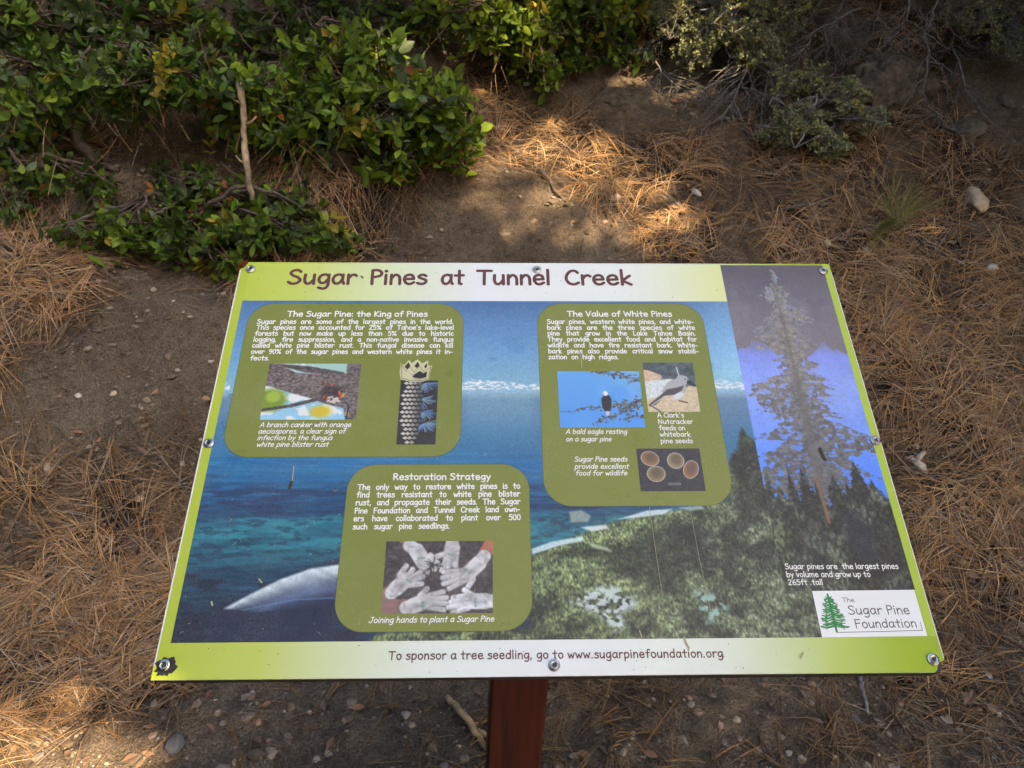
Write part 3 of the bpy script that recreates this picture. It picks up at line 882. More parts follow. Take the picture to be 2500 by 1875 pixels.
# text cards
def card(x0, y0, x1, y1, r):
    c = MB(); panel_poly(c, rrect(x0, y0, x1, y1, r, 12), 0.28)
    cd = sign_mesh('text_card', c, [M_CARD])
    o_ = MB(); panel_poly(o_, rrect(x0 - 0.55, y0 - 0.55, x1 + 0.55, y1 + 0.55, r + 0.4, 12), 0.22)
    sign_mesh('card_outline', o_, [M_CARDLINE], cd)
    return cd


card_a = card(27.3, 79.6, 343.2, 331.8, 37)
card_b = card(453.2, 78.8, 700.1, 402.8, 37)
card_c = card(198.6, 343.4, 434.0, 558.4, 36)

LINES_A = [('The Sugar Pine: the King of Pines', 83.4, 103.3, 290.5, 103.1, 9.5, 0, 0, 1),
 ('Sugar pines are some of the largest pines in the world.', 41.4, 116.5, 329.2, 116.3, 8.0, 0, 1, 1),
 ("This species once accounted for 25% of Tahoe's lake-level", 42.1, 126.9, 330.0, 126.7, 7.8, 0, 1, 1),
 ('forests but now make up less than 5% due to historic', 41.6, 137.5, 329.9, 137.3, 7.8, 0, 1, 1),
 ('logging, fire suppression, and a non-native invasive fungus', 41.2, 148.0, 329.9, 147.8, 7.7, 0, 1, 1),
 ('called white pine blister rust. This fungal disease can kill', 40.9, 158.3, 329.7, 158.2, 7.7, 0, 1, 1),
 ('over 90% of the sugar pines and western white pines it in-', 41.1, 169.0, 329.0, 169.0, 7.6, 0, 1, 1),
 ('fects.', 41.6, 180.0, 69.3, 180.0, 7.5, 0, 1, 1),
 ('A branch canker with orange', 71.8, 287.1, 194.7, 287.2, 7.2, 1, 0, 0),
 ('aeciospores, a clear sign of', 71.2, 297.0, 188.2, 297.1, 7.1, 1, 0, 0),
 ('infection by the fungus', 71.5, 306.7, 171.7, 306.9, 7.0, 1, 0, 0),
 ('white pine blister rust', 72.0, 316.6, 167.6, 316.7, 7.0, 1, 0, 0)]
LINES_B = [('The Value of White Pines', 497.0, 102.5, 654.6, 102.3, 9.5, 0, 0, 1),
 ('Sugar pines, western white pines, and white-', 466.5, 115.9, 685.3, 115.8, 8.0, 0, 1, 1),
 ('bark pines are the three species of white', 466.4, 126.6, 686.0, 126.5, 7.9, 0, 1, 1),
 ('pine that grow in the Lake Tahoe Basin.', 466.8, 136.8, 685.6, 136.7, 7.8, 0, 1, 1),
 ('They provide excellent food and habitat for', 466.5, 147.3, 685.8, 147.2, 7.8, 0, 1, 1),
 ('wildlife and have fire resistant bark. White-', 466.5, 157.7, 685.6, 157.7, 7.7, 0, 1, 1),
 ('bark pines also provide critical snow stabili-', 466.6, 168.0, 685.4, 168.0, 7.6, 0, 1, 1),
 ('zation on high ridges.', 466.6, 178.0, 568.4, 178.0, 7.5, 0, 1, 1),
 ('A bald eagle resting', 485.3, 298.6, 569.1, 298.7, 7.1, 1, 0, 0), ('on a sugar pine', 484.9, 309.8, 547.0, 309.9, 7.0, 1, 0, 0),
 ("A Clark's", 613.0, 273.4, 650.2, 273.5, 7.2, 0, 0, 0), ('Nutcracker', 613.1, 283.5, 661.6, 283.5, 7.2, 0, 0, 0), ('feeds on', 613.2, 293.2, 649.6, 293.3, 7.2, 0, 0, 0),
 ('whitebark', 613.1, 302.9, 655.7, 303.0, 7.1, 0, 0, 0), ('pine seeds', 613.1, 312.9, 657.1, 312.9, 7.0, 0, 0, 0),
 ('Sugar Pine seeds', 494.7, 339.8, 565.5, 339.9, 7.1, 1, 0, 0), ('provide excellent', 494.5, 350.3, 566.8, 350.4, 7.0, 1, 0, 0), ('food for wildlife', 495.0, 359.8, 563.9, 359.9, 6.9, 1, 0, 0)]
LINES_C = [('Restoration Strategy', 256.3, 365.2, 384.2, 365.4, 8.9, 0, 0, 1),
 ('The only way to restore white pines is to', 211.8, 379.1, 422.6, 377.9, 7.6, 0, 1, 1), ('find trees resistant to white pine blister', 211.4, 389.5, 422.3, 388.9, 7.6, 0, 1, 1),
 ('rust, and propagate their seeds. The Sugar', 211.1, 400.2, 422.4, 399.5, 7.5, 0, 1, 1), ('Pine Foundation and Tunnel Creek land own-', 210.8, 411.3, 421.8, 410.0, 7.3, 0, 1, 1),
 ('ers have collaborated to plant over 500', 210.5, 421.7, 422.4, 420.9, 7.3, 0, 1, 1), ('such sugar pine seedlings.', 210.6, 432.4, 332.8, 431.8, 7.2, 0, 1, 1),
 ('Joining hands to plant a Sugar Pine', 240.0, 548.1, 388.4, 547.5, 6.6, 1, 0, 0)]
for cd, lines in ((card_a, LINES_A), (card_b, LINES_B), (card_c, LINES_C)):
    for (t, x0, y0, x1, y1, cap, it, ju, wt) in lines:
        b = MB(); text_line(b, t, x0, y0, x1, y1, cap, 0.20 if it else 0.0, bool(ju), 0.185 if wt else 0.15, 0.42, 1.06)
        sign_mesh('lettering', b, [M_TXTW], cd)
for (w_, x0, x1) in (('Sugar', 74.4, 180.3), ('Pines', 198.6, 287.3), ('at', 306.5, 344.0), ('Tunnel', 361.8, 476.1), ('Creek', 496.9, 601.8)):
    b = MB(); text_line(b, w_, x0, 42.5, x1, 42.4, 27.2, 0, False, 0.18, 0.35)
    sign_mesh('title_lettering', b, [M_TXTB])
b = MB(); text_line(b, 'To sponsor a tree seedling, go to www.sugarpinefoundation.org', 266.1, 589.8, 655.4, 590.5, 9.0, 0, False, 0.165, 0.30, gap=0.08)
sign_mesh('sponsor_lettering', b, [M_TXTB])
b = MB()
for (t, x0, y0, x1, y1, cap) in (('Sugar pines are  the largest pines', 748.1, 486.8, 890.4, 487.3, 6.8), ('by volume and grow up to', 747.9, 496.8, 852.9, 497.2, 6.8), ('265ft .tall', 748.2, 506.6, 791.5, 506.7, 6.7)):
    text_line(b, t, x0, y0, x1, y1, cap, 0, False, 0.15, 0.35)
sign_mesh('picture_caption', b, [M_TXTW])

# --- small photographs on the cards
q = Pic(70.8, 185.8, 200.3, 276.0, 0.8)        # branch canker
u, v = q.rel(); q.C = q.grad([(185, (170, 205, 190)), (230, (150, 195, 205)), (276, (150, 205, 235))])
q.put(sstep(0.5, 0.65, q.n(16, 12, 1, 3)), (228, 236, 236))
def qp(x, y_): return (70.8 + 129.5 * x, 185.8 + 90.2 * y_)
q.put(q.ell(*qp(0.07, 0.66), 22, 18, 0, 8), (120, 150, 30)); q.put(q.ell(*qp(0.10, 0.60), 10, 9, 0, 5), (160, 185, 60))
q.put(q.ell(*qp(0.62, 0.86), 14, 9, 0, 7), (214, 190, 40))
bk = np.stack([np.interp(q.n(3, 2, 7, 4), [0.2, 0.5, 0.8], c_) / 255 for c_ in ((72, 108, 150), (62, 96, 140), (58, 92, 136))], -1)
q.put(q.poly([qp(0.1, 0.0), qp(0.45, 0.05), qp(0.82, 0.16), qp(0.82, 0.24), qp(0.4, 0.16), qp(0.05, 0.02)], 2), bk * 0.8)
q.put(q.poly([qp(-0.1, -0.05), qp(0.12, 0.02), qp(0.3, 0.17), qp(0.55, 0.19), qp(0.85, 0.18), qp(0.85, -0.1), qp(1.1, -0.1), qp(1.1, 1.1), qp(0.9, 1.1), qp(0.86, 0.8), qp(0.66, 0.73), qp(0.5, 0.63), qp(0.25, 0.52), qp(0.05, 0.42), qp(-0.1, 0.36)], 2.2), bk)
q.put(q.poly([qp(0.84, -0.1), qp(1.1, -0.1), qp(1.1, 1.1), qp(0.93, 1.1), qp(0.86, 0.6)], 3) * 0.7, bk * 0.85 + 0.06)
q.put(q.line([qp(-0.02, 0.84), qp(0.3, 0.76), qp(0.56, 0.65)], 4.4, 6.0), bk * 0.7)
q.put(q.ell(*qp(0.72, 0.55), 16, 14, 30, 8) * 0.7, (42, 30, 28))
q.put(q.ell(*qp(0.74, 0.66), 11, 6, 10, 3) * sstep(0.4, 0.55, q.n(4, 4, 15, 2)), (206, 196, 188))
for (x, y_, rx, ry, ro) in ((0.80, 0.54, 1.6, 4.0, -15), (0.70, 0.39, 2.2, 1.2, 0), (0.64, 0.6, 1.0, 3.5, 20), (0.68, 0.64, 3.2, 1.0, 10), (0.58, 0.36, 0.8, 2.2, 30), (0.82, 0.60, 1.4, 3.2, 10)):
    q.put(q.ell(*qp(x, y_), rx, ry, ro), (214, 92, 48))
q.put(q.ell(*qp(0.84, 0.57), 2, 4, 10), (190, 150, 80)); q.put(q.ell(*qp(0.9, 0.9), 3, 4, 10), (180, 150, 90)); q.put(q.line([qp(0.9, 0.98), qp(0.91, 0.76), qp(0.88, 0.7)], 1.6), (24, 22, 22))
q.build('branch_photograph', 0.40, card_a)

q = Pic(257.7, 213.6, 310.0, 314.0, 0.7)       # cone
def qp(x, y_): return (257.7 + 52.3 * x, 213.6 + 100.4 * y_)
q.C[:] = np.array([46, 44, 46]) / 255
crng = np.random.default_rng(3)
for (cx, cy, n_, l_) in ((0.85, 0.05, 26, 22), (0.75, 0.3, 40, 24), (0.8, 0.5, 34, 22), (0.9, 0.68, 40, 20), (0.05, 0.9, 26, 16), (0.05, 0.15, 18, 14)):
    a0 = crng.uniform(0, 6.28)
    for k in range(n_):
        an = crng.uniform(-0.4, 2.6) if cx > 0.5 else crng.uniform(1.5, 4.5)
        p0 = qp(cx - 0.2, cy); ll = l_ * crng.uniform(0.5, 1)
        q.put(q.line([p0, (p0[0] + ll * math.cos(an), p0[1] + ll * math.sin(an) * 0.8)], 0.8), [(96, 136, 196), (128, 170, 214), (130, 156, 120), (70, 104, 150)][k % 4])
q.put(q.poly([qp(0.20, 0.0), qp(0.46, 0.0), qp(0.60, 0.3), qp(0.58, 0.68), qp(0.42, 0.98), qp(0.28, 0.98), qp(0.10, 0.7), qp(0.08, 0.35)], 1.2), (58, 54, 50))
for i in range(15):
    for j in range(-2, 4):
        t = i / 14; wv = 0.27 - 0.20 * max(0, t - 0.62) * 2 - 0.10 * max(0, 0.3 - t) * 2
        cx = 0.33 + (j - 0.5 + 0.5 * (i % 2)) * 0.115; cy = 0.04 + 0.92 * t
        if abs(cx - 0.33) > wv: continue
        c = qp(cx, cy); k = float(np.interp(cx, [0.1, 0.3, 0.55], [1.0, 0.95, 0.42]))
        q.put(q.ell(c[0], c[1] - 0.8, 3.4, 3.0), (40, 38, 36))
        q.put(q.poly([(c[0] - 3.9, c[1] + 0.9), (c[0] - 1.5, c[1] - 1.0), (c[0], c[1] - 2.2), (c[0] + 1.5, c[1] - 1.0), (c[0] + 3.9, c[1] + 0.9), (c[0], c[1] + 3.4)], 0.9), (206 * k, 200 * k, 186 * k))
q.build('cone_photograph', 0.40, card_a)

# crown drawing
def gpoly(builder, pts, h, mi=0): panel_poly(builder, pts, h, mi)
def cp(x, y_): return (255.0 + 46.4 * x, 178.5 + 37.5 * y_)
k_ = MB(); gpoly(k_, [cp(*p) for p in ((0.02, 0.17), (0.12, 0.26), (0.26, 0.03), (0.36, 0.17), (0.52, 0.0), (0.68, 0.18), (0.85, 0.05), (0.87, 0.3), (0.99, 0.27), (0.94, 0.55), (0.9, 0.9), (0.7, 1.0), (0.35, 1.0), (0.05, 0.88), (0.0, 0.6))], 0.42, 0)
crown = sign_mesh('crown_drawing', k_, [M_CREAM], card_a)
k_ = MB()
for pts in (((0.14, 0.34), (0.25, 0.13), (0.32, 0.28), (0.24, 0.46)), ((0.44, 0.30), (0.54, 0.10), (0.60, 0.28), (0.52, 0.40)), ((0.74, 0.32), (0.82, 0.16), (0.83, 0.32), (0.78, 0.42))): gpoly(k_, [cp(*p) for p in pts], 0.46)
gpoly(k_, [cp(*p) for p in ((0.40, 0.80), (0.46, 0.66), (0.62, 0.52), (0.72, 0.62), (0.84, 0.54), (0.82, 0.80), (0.64, 0.86))], 0.50)
sign_mesh('crown_shading', k_, [M_INK], card_a)
k_ = MB()
for j in range(7): ribbon(k_, [cp(0.34 + 0.02 * j, 0.66 + 0.035 * j), cp(0.6, 0.70 + 0.035 * j), cp(0.82, 0.62 + 0.035 * j)], 0.35, 0.54 + 0.01 * j)
for zz_ in (((0.05, 0.24), (0.18, 0.52), (0.31, 0.34), (0.45, 0.60), (0.60, 0.32), (0.74, 0.56), (0.95, 0.34)),): ribbon(k_, [cp(*p) for p in zz_], 0.6, 0.66)
ribbon(k_, [cp(0.04, 0.22), cp(0.07, 0.6), cp(0.08, 0.84), cp(0.35, 0.95), cp(0.7, 0.95), cp(0.88, 0.86), cp(0.95, 0.34)], 0.7, 0.64)
sign_mesh('crown_lines', k_, [M_INK], card_a)

q = Pic(478.5, 198.6, 594.9, 288.8, 0.75)      # eagle
def qp(x, y_): return (478.5 + 116.4 * x, 198.6 + 90.2 * y_)
q.C = q.grad([(198, (104, 168, 232)), (289, (86, 156, 236))]); q.put(0.35 * sstep(0.45, 0.7, q.n(50, 40, 2, 2)), (146, 194, 236))
erng = np.random.default_rng(8)
def sprig(pts, w, n_, r0, spread, cols):
    q.put(q.line([qp(*p) for p in pts], w, w * 0.5), (74, 70, 72))
    for i in range(n_):
        t = erng.uniform(0, len(pts) - 1.001); k = int(t); f_ = t - k
        x = pts[k][0] * (1 - f_) + pts[k + 1][0] * f_ + erng.normal(0, spread); y_ = pts[k][1] * (1 - f_) + pts[k + 1][1] * f_ + erng.normal(0, spread)
        q.put(q.ell(*qp(x, y_), r0 * erng.uniform(0.6, 1.5), r0 * 0.55, erng.uniform(0, 180)), cols[i % len(cols)])
DK = [(64, 62, 66), (92, 90, 84), (122, 118, 96)]
sprig([(0.0, 0.72), (0.18, 0.735), (0.22, 0.69)], 0.9, 2, 1.0, 0.005, DK)
sprig([(0.2, 0.70), (0.33, 0.65), (0.5, 0.66), (0.62, 0.62)], 1.2, 26, 1.8, 0.02, DK)
sprig([(0.6, 0.66), (0.75, 0.6), (0.9, 0.6), (1.02, 0.62)], 1.4, 60, 2.0, 0.045, DK)
sprig([(0.42, 0.92), (0.52, 0.85), (0.65, 0.80), (0.8, 0.7), (0.95, 0.65)], 1.3, 50, 2.0, 0.025, DK)
sprig([(0.75, 0.86), (0.88, 0.80), (1.02, 0.82)], 1.2, 30, 1.8, 0.03, DK)
sprig([(0.9, 0.58), (0.96, 0.52), (1.0, 0.56)], 1.2, 20, 1.9, 0.03, DK)
sprig([(0.42, 0.0), (0.6, 0.03), (0.8, 0.09), (1.0, 0.16)], 1.4, 70, 2.1, 0.035, DK)
q.put(q.poly([qp(0.51, 0.50), qp(0.55, 0.43), qp(0.61, 0.44), qp(0.635, 0.52), qp(0.62, 0.66), qp(0.59, 0.74), qp(0.55, 0.74), qp(0.515, 0.66)], 1.2), (52, 46, 46))
q.put(q.poly([qp(0.545, 0.72), qp(0.60, 0.72), qp(0.585, 0.80), qp(0.56, 0.80)], 1.4), (206, 208, 210))
q.put(q.ell(*qp(0.565, 0.405), 3.2, 3.8, 0), (238, 240, 236)); q.put(q.ell(*qp(0.538, 0.40), 1.6, 0.8, 20), (230, 200, 90))
q.build('eagle_photograph', 0.40, card_b)

q = Pic(601.6, 184.0, 674.0, 264.8, 0.75)      # nutcracker
def qp(x, y_): return (601.6 + 72.4 * x, 184.0 + 80.8 * y_)
q.C[:] = np.array([78, 90, 94]) / 255; q.C = q.C * (0.6 + 0.8 * q.n(9, 6, 3, 3))[..., None]
q.put(q.poly([qp(-0.1, 0.14), qp(0.1, 0.16), qp(0.33, 0.26), qp(0.36, 0.33), qp(0.2, 0.38), qp(-0.1, 0.42)], 2), (214, 186, 158))
q.put(q.poly([qp(-0.1, 0.42), qp(0.2, 0.36), qp(0.5, 0.34), qp(0.75, 0.4), qp(0.7, 0.6), qp(0.3, 0.7), qp(-0.1, 0.78)], 2), (214, 220, 220))
q.put(q.poly([qp(-0.1, 0.78), qp(0.3, 0.68), qp(0.7, 0.55), qp(0.85, 0.48), qp(1.1, 0.52), qp(1.1, 1.1), qp(-0.1, 1.1)], 2), (212, 194, 160))
q.C = q.C * (0.86 + 0.28 * q.n(1.6, 1.6, 31, 2))[..., None]
q.put(q.line([qp(0.66, 0.1), qp(0.69, 0.28)], 1.4), (230, 228, 220))
q.put(q.poly([qp(0.30, 0.60), qp(0.45, 0.40), qp(0.62, 0.33), qp(0.66, 0.28), qp(0.74, 0.26), qp(0.84, 0.29), qp(0.87, 0.38), qp(0.80, 0.46), qp(0.77, 0.60), qp(0.68, 0.74), qp(0.56, 0.76), qp(0.45, 0.68)], 1.6), (176, 176, 178))
q.put(q.ell(*qp(0.62, 0.68), 9, 5, -25, 3), (222, 222, 220))
q.put(q.poly([qp(0.42, 0.55), qp(0.6, 0.52), qp(0.76, 0.47), qp(0.70, 0.58), qp(0.55, 0.66), qp(0.36, 0.68), qp(0.16, 0.86), qp(0.04, 0.90), qp(0.02, 0.86), qp(0.26, 0.68)], 1.3), (84, 80, 80))
q.put(q.line([qp(0.08, 0.87), qp(0.34, 0.70)], 1.0), (230, 230, 230))
q.put(q.poly([qp(0.84, 0.36), qp(0.98, 0.46), qp(0.96, 0.5), qp(0.82, 0.42)], 1.0), (44, 42, 44)); q.put(q.ell(*qp(0.80, 0.345), 1.2, 1.0), (30, 30, 30))
q.put(q.line([qp(0.62, 0.78), qp(0.78, 0.82)], 2.0), (70, 62, 56)); q.put(q.line([qp(0.1, 0.9), qp(0.24, 1.0)], 2.2), (84, 96, 104))
q.build('bird_photograph', 0.40, card_b)

q = Pic(579.2, 321.0, 664.4, 382.6, 0.75)      # seeds
def qp(x, y_): return (579.2 + 85.2 * x, 321.0 + 61.6 * y_)
q.C[:] = np.array([52, 52, 56]) / 255; q.C = q.C * (0.75 + 0.5 * q.n(2, 2, 3, 2))[..., None]
for (x, y_, rx, ry, ro, c_) in ((0.2, 0.24, 11.5, 10, 20, (150, 112, 76)), (0.27, 0.60, 11.5, 10.5, -20, (140, 124, 84)), (0.60, 0.29, 10.5, 11, 15, (150, 134, 96)), (0.82, 0.50, 9, 13, 25, (150, 108, 78))):
    q.put(q.ell(*qp(x, y_), rx + 0.9, ry + 0.9, ro), (206, 200, 190)); q.put(q.ell(*qp(x, y_), rx, ry, ro), c_); q.put(q.ell(*qp(x + 0.01, y_ - 0.03), rx * 0.7, ry * 0.7, ro, 6) * 0.6, (84, 72, 62))
q.put(q.poly([qp(0.44, 0.81), qp(0.63, 0.81), qp(0.63, 0.86), qp(0.44, 0.86)], 0.8), (150, 152, 160)); q.put(q.poly([qp(0.45, 0.822), qp(0.62, 0.822), qp(0.62, 0.848), qp(0.45, 0.848)], 0.8), (52, 52, 56))
sp_ = q.build('seed_photograph', 0.40, card_b)
b = MB(); text_line(b, '1 cm', *qp(0.48, 0.95), *qp(0.64, 0.95), 3.6, 0, False, 0.12, 0.46); sign_mesh('scale_lettering', b, [M_TXTG], card_b)

q = Pic(254.2, 448.4, 386.7, 537.6, 0.8)       # gloved hands
def qp(x, y_): return (254.2 + 132.5 * x, 448.4 + 89.2 * y_)
q.C[:] = np.array([72, 64, 62]) / 255; q.C = q.C * (0.7 + 0.6 * q.n(3, 3, 3, 3))[..., None]
GW = (206, 206, 206); GS = (168, 168, 170)
def glove(wrist, palm, rp, fingers, thumb, cuff, skin=None, wcol=GW):
    if skin: q.put(q.line([qp(*p) for p in skin[0]], skin[1], skin[2]), skin[3])
    items = [([wrist, cuff], 17, 15), ([cuff, palm], 18, 20)] + [(f_, 6.6, 5.4) for f_ in fingers] + [(thumb, 7.0, 5.6)]
    for pts, w0, w1 in items: q.put(0.8 * q.line([qp(*p) for p in pts], w0 + 1.6, w1 + 1.6, 1.8), (104, 100, 100))
    for pts, w0, w1 in items: q.put(q.line([qp(*p) for p in pts], w0, w1, 1.6), wcol); q.put(0.5 * q.line([(qp(*p)[0] + 1.2, qp(*p)[1] + 1.6) for p in pts], w0 * 0.35, w1 * 0.3, 4.0), GS)
    q.put(q.line([qp(*cuff), qp(cuff[0] + 0.04 * (palm[1] - wrist[1]) * 3, cuff[1] - 0.04 * (palm[0] - wrist[0]) * 3)], 1.2), GS)
glove((0.22, 0.06), (0.36, 0.30), 9, [[(0.36, 0.3), (0.34, 0.42)], [(0.38, 0.3), (0.40, 0.44)], [(0.42, 0.26), (0.46, 0.40)]], [(0.42, 0.2), (0.5, 0.34)], (0.29, 0.14), ([(0.16, -0.05), (0.24, 0.06)], 14, 13, (150, 112, 100)))
glove((0.62, 0.0), (0.61, 0.26), 9, [[(0.56, 0.28), (0.53, 0.42)], [(0.6, 0.3), (0.58, 0.44)], [(0.65, 0.28), (0.66, 0.40)]], [(0.55, 0.18), (0.48, 0.22)], (0.62, 0.10), None)
glove((0.92, 0.22), (0.76, 0.48), 9, [[(0.72, 0.42), (0.55, 0.44)], [(0.72, 0.47), (0.54, 0.52)], [(0.72, 0.53), (0.55, 0.60)], [(0.74, 0.56), (0.60, 0.67)]], [(0.82, 0.54), (0.76, 0.68)], (0.87, 0.32), ([(1.02, -0.05), (0.93, 0.18)], 17, 16, (184, 108, 84)))
glove((0.08, 0.72), (0.2, 0.55), 9, [[(0.22, 0.5), (0.26, 0.40)], [(0.25, 0.52), (0.33, 0.44)], [(0.26, 0.56), (0.36, 0.50)], [(0.24, 0.62), (0.35, 0.60)]], [(0.14, 0.48), (0.20, 0.35)], (0.12, 0.66), ([(-0.05, 0.86), (0.06, 0.72)], 18, 16, (166, 122, 104)))
glove((0.22, 0.92), (0.38, 0.84), 10, [[(0.42, 0.76), (0.55, 0.71)], [(0.44, 0.81), (0.58, 0.79)], [(0.44, 0.86), (0.60, 0.87)], [(0.42, 0.92), (0.56, 0.95)]], [(0.34, 0.76), (0.40, 0.67)], (0.28, 0.9), ([(-0.05, 0.92), (0.2, 0.92)], 24, 17, (140, 106, 100)))
glove((1.02, 0.84), (0.82, 0.84), 10, [[(0.78, 0.76), (0.64, 0.79)], [(0.76, 0.82), (0.62, 0.85)], [(0.76, 0.88), (0.60, 0.92)], [(0.78, 0.93), (0.64, 0.99)]], [(0.82, 0.76), (0.74, 0.69)], (0.93, 0.84), None, (216, 218, 222))
for k in range(34):
    an = erng.uniform(0, 6.28); ll = erng.uniform(0.03, 0.10)
    c = qp(0.45, 0.34); q.put(q.line([c, (c[0] + 132 * ll * math.cos(an), c[1] + 132 * ll * math.sin(an) * 0.9)], 0.7), (46, 50, 44))
q.put(0.35 * sstep(0.52, 0.7, q.n(6, 6, 77, 4)), (120, 116, 112))
q.C = q.C * (0.80 + 0.36 * q.n(11, 9, 78, 4))[..., None]
q.build('hands_photograph', 0.40, card_c)
M_ECHO = print_mat('print_glove_mark', col=S(52, 128, 92), dust=0.04)
b = MB()
for (x0, y0, x1, y1) in ((0.355, 0.84, 0.37, 0.97), (0.855, 0.92, 0.85, 0.79), (0.20, 0.54, 0.25, 0.60), (0.735, 0.47, 0.77, 0.40), (0.30, 0.26, 0.37, 0.25), (0.58, 0.20, 0.65, 0.22)):
    text_line(b, 'echo', *qp(x0, y0), *qp(x1, y1), 3.2, 0, False, 0.16, 0.46)
sign_mesh('glove_lettering', b, [M_ECHO], card_c)

# --- logo plate
lp = MB(); panel_poly(lp, [(775.8, 514.2), (902.2, 513.6), (902.2, 568.6), (775.8, 569.2)], 0.34); logo = sign_mesh('logo_plate', lp, [M_LOGOW])
b = MB()
for (t, x0, y0, x1, y1, cap) in (('The', 810.1, 528.3, 825.1, 528.1, 5.6), ('Sugar Pine', 813.9, 542.7, 889.3, 542.9, 10.3), ('Foundation', 818.1, 558.7, 893.3, 558.4, 9.9)):
    text_line(b, t, x0, y0, x1, y1, cap, 0, False, 0.125, 0.42)
sign_mesh('lettering', b, [M_TXTG], logo)
b = MB(); ribbon(b, [(796.5, 563.6), (850, 563.0), (898.0, 562.0)], 0.7, 0.42); ribbon(b, [(898.0, 562.0), (898.2, 552.4)], 0.6, 0.46); sign_mesh('underline', b, [M_TXTG], logo)
b = MB(); lr = np.random.default_rng(21)
ribbon(b, [(793.8, 518.5), (794.2, 540), (794.9, 563.0)], 2.6, 0.42)
k = 0
for i in range(30):
    t = (i + 0.5) / 30; yb = 519 + 38 * t; Lb = (3.5 + 15 * t ** 0.8) * lr.uniform(0.65, 1.05)
    for sd in (-1, 1):
        e = (794 + sd * Lb, yb + lr.uniform(0.5, 3.5) + 1.5 * t)
        mid_ = (794 + sd * Lb * 0.55, yb + 2.0 + lr.uniform(-0.5, 1.0))
        ribbon(b, catmull([(794, yb), mid_, (e[0], e[1] - 1.2)], 3), lr.uniform(0.7, 1.5), 0.43 + 0.006 * (k % 30), ends=3); k += 1
        ribbon(b, [mid_, (mid_[0] + sd * 2.2, mid_[1] + 2.0)], 0.7, 0.43 + 0.006 * (k % 30), ends=3); k += 1
sign_mesh('logo_tree', b, [M_LOGOG], logo)

# --- wear: scuffs and specks on the laminate
b = MB(); b2 = MB(); wr_ = np.random.default_rng(33)
for i in range(330):
    x = wr_.uniform(20, 895); y_ = wr_.uniform(84, 560); an = wr_.uniform(0, 6.28); ll = wr_.uniform(0.6, 5) ** 1.15
    ribbon(b, [(x, y_), (x + ll * 0.5 * math.cos(an), y_ + ll * 0.5 * math.sin(an)), (x + ll * math.cos(an + 0.5), y_ + ll * math.sin(an + 0.5))], wr_.uniform(0.14, 0.42), 0.75 + 0.004 * (i % 50), ends=3)
for (pts, w_) in (([(496, 107), (500, 130), (506, 152), (513, 170)], 0.9), ([(513, 168), (514, 182), (513.5, 194)], 1.1), ([(612, 568), (613, 574), (616, 580)], 2.4), ([(560, 560), (562, 567)], 1.6), ([(745, 592), (749, 587)], 2.6),
                  ([(127, 366), (126, 345)], 1.4), ([(52, 522), (54, 526)], 2.0), ([(104, 495), (108, 499)], 1.8), ([(588, 405), (590, 470), (592, 520)], 0.6), ([(640, 400), (643, 470), (648, 540)], 0.5)):
    ribbon(b, pts, w_, 0.98)
for i in range(110):
    x = wr_.uniform(15, 900); y_ = wr_.choice([wr_.uniform(8, 70), wr_.uniform(573, 606), wr_.uniform(80, 560)]); an = wr_.uniform(0, 6.28); ll = wr_.uniform(0.2, 1.6)
    ribbon(b2, [(x, y_), (x + ll * math.cos(an), y_ + ll * math.sin(an))], wr_.uniform(0.3, 0.8), 1.02 + 0.004 * (i % 40), ends=3)
ribbon(b2, [(828, 322), (829, 330), (831, 338)], 4.2, 1.2); ribbon(b2, [(126, 368), (124.5, 376)], 4.0, 1.2); ribbon(b2, [(186, 28), (189, 31)], 2.4, 1.2)
sign_mesh('scuff_marks', b, [M_SCUFF])['kind'] = 'stuff'; sign_mesh('dirt_specks', b2, [M_SPECK])['kind'] = 'stuff'

# --- screws with washers, and the torn black patch
tp = MB(); pts = []
for k in range(26):
    a = 2 * math.pi * k / 26; rr_ = 15.5 * (0.78 + 0.42 * hash2(np.array([k]), np.array([3]), 5)[0])
    pts.append((13.6 + rr_ * 0.80 * math.cos(a), 595.0 + rr_ * 0.72 * math.sin(a)))
panel_poly(tp, pts, 0.5); sign_mesh('torn_patch', tp, [M_TORN])
SCREWS = [(16.2, 14.6, 20), (9.1, 311.7, 50), (454.9, 14.1, 10), (901.6, 14.5, 70), (907.1, 309.8, 35), (12.0, 594.0, 15), (457.4, 597.8, 40), (900.6, 595.3, 65)]
prof = [(0.0, 2.1), (1.6, 2.2), (3.0, 2.5), (3.6, 3.2), (4.2, 3.3), (4.8, 2.7), (5.0, 1.9), (5.2, 1.75), (6.4, 1.7), (6.9, 1.3), (7.0, 0.2)]
for (su, sv, ro) in SCREWS:
    sb_ = MB(); n = 20; vs_ = []; fs = []
    for (r_, h_) in prof[1:]:
        for k in range(n):
            a = 2 * math.pi * k / n; vs_.append(PP(su + r_ * math.cos(a), sv + r_ * math.sin(a), 0.5 + h_))
    for j in range(len(prof) - 2):
        for k in range(n): fs.append((j * n + k, j * n + (k + 1) % n, (j + 1) * n + (k + 1) % n, (j + 1) * n + k)[::-1])
    fs.append(list(range(n))[::-1])
    sb_.add(vs_, fs)
    so = sign_mesh('screw', sb_, [M_STEEL], smooth=True)
    rb = MB()
    for j, a in enumerate((R(ro), R(ro + 90))):
        ribbon(rb, [(su - 2.4 * math.cos(a), sv - 2.4 * math.sin(a)), (su + 2.4 * math.cos(a), sv + 2.4 * math.sin(a))], 1.4, 2.95 + 0.05 * j, ends=3)
    sign_mesh('recess', rb, [M_STEELD], so)

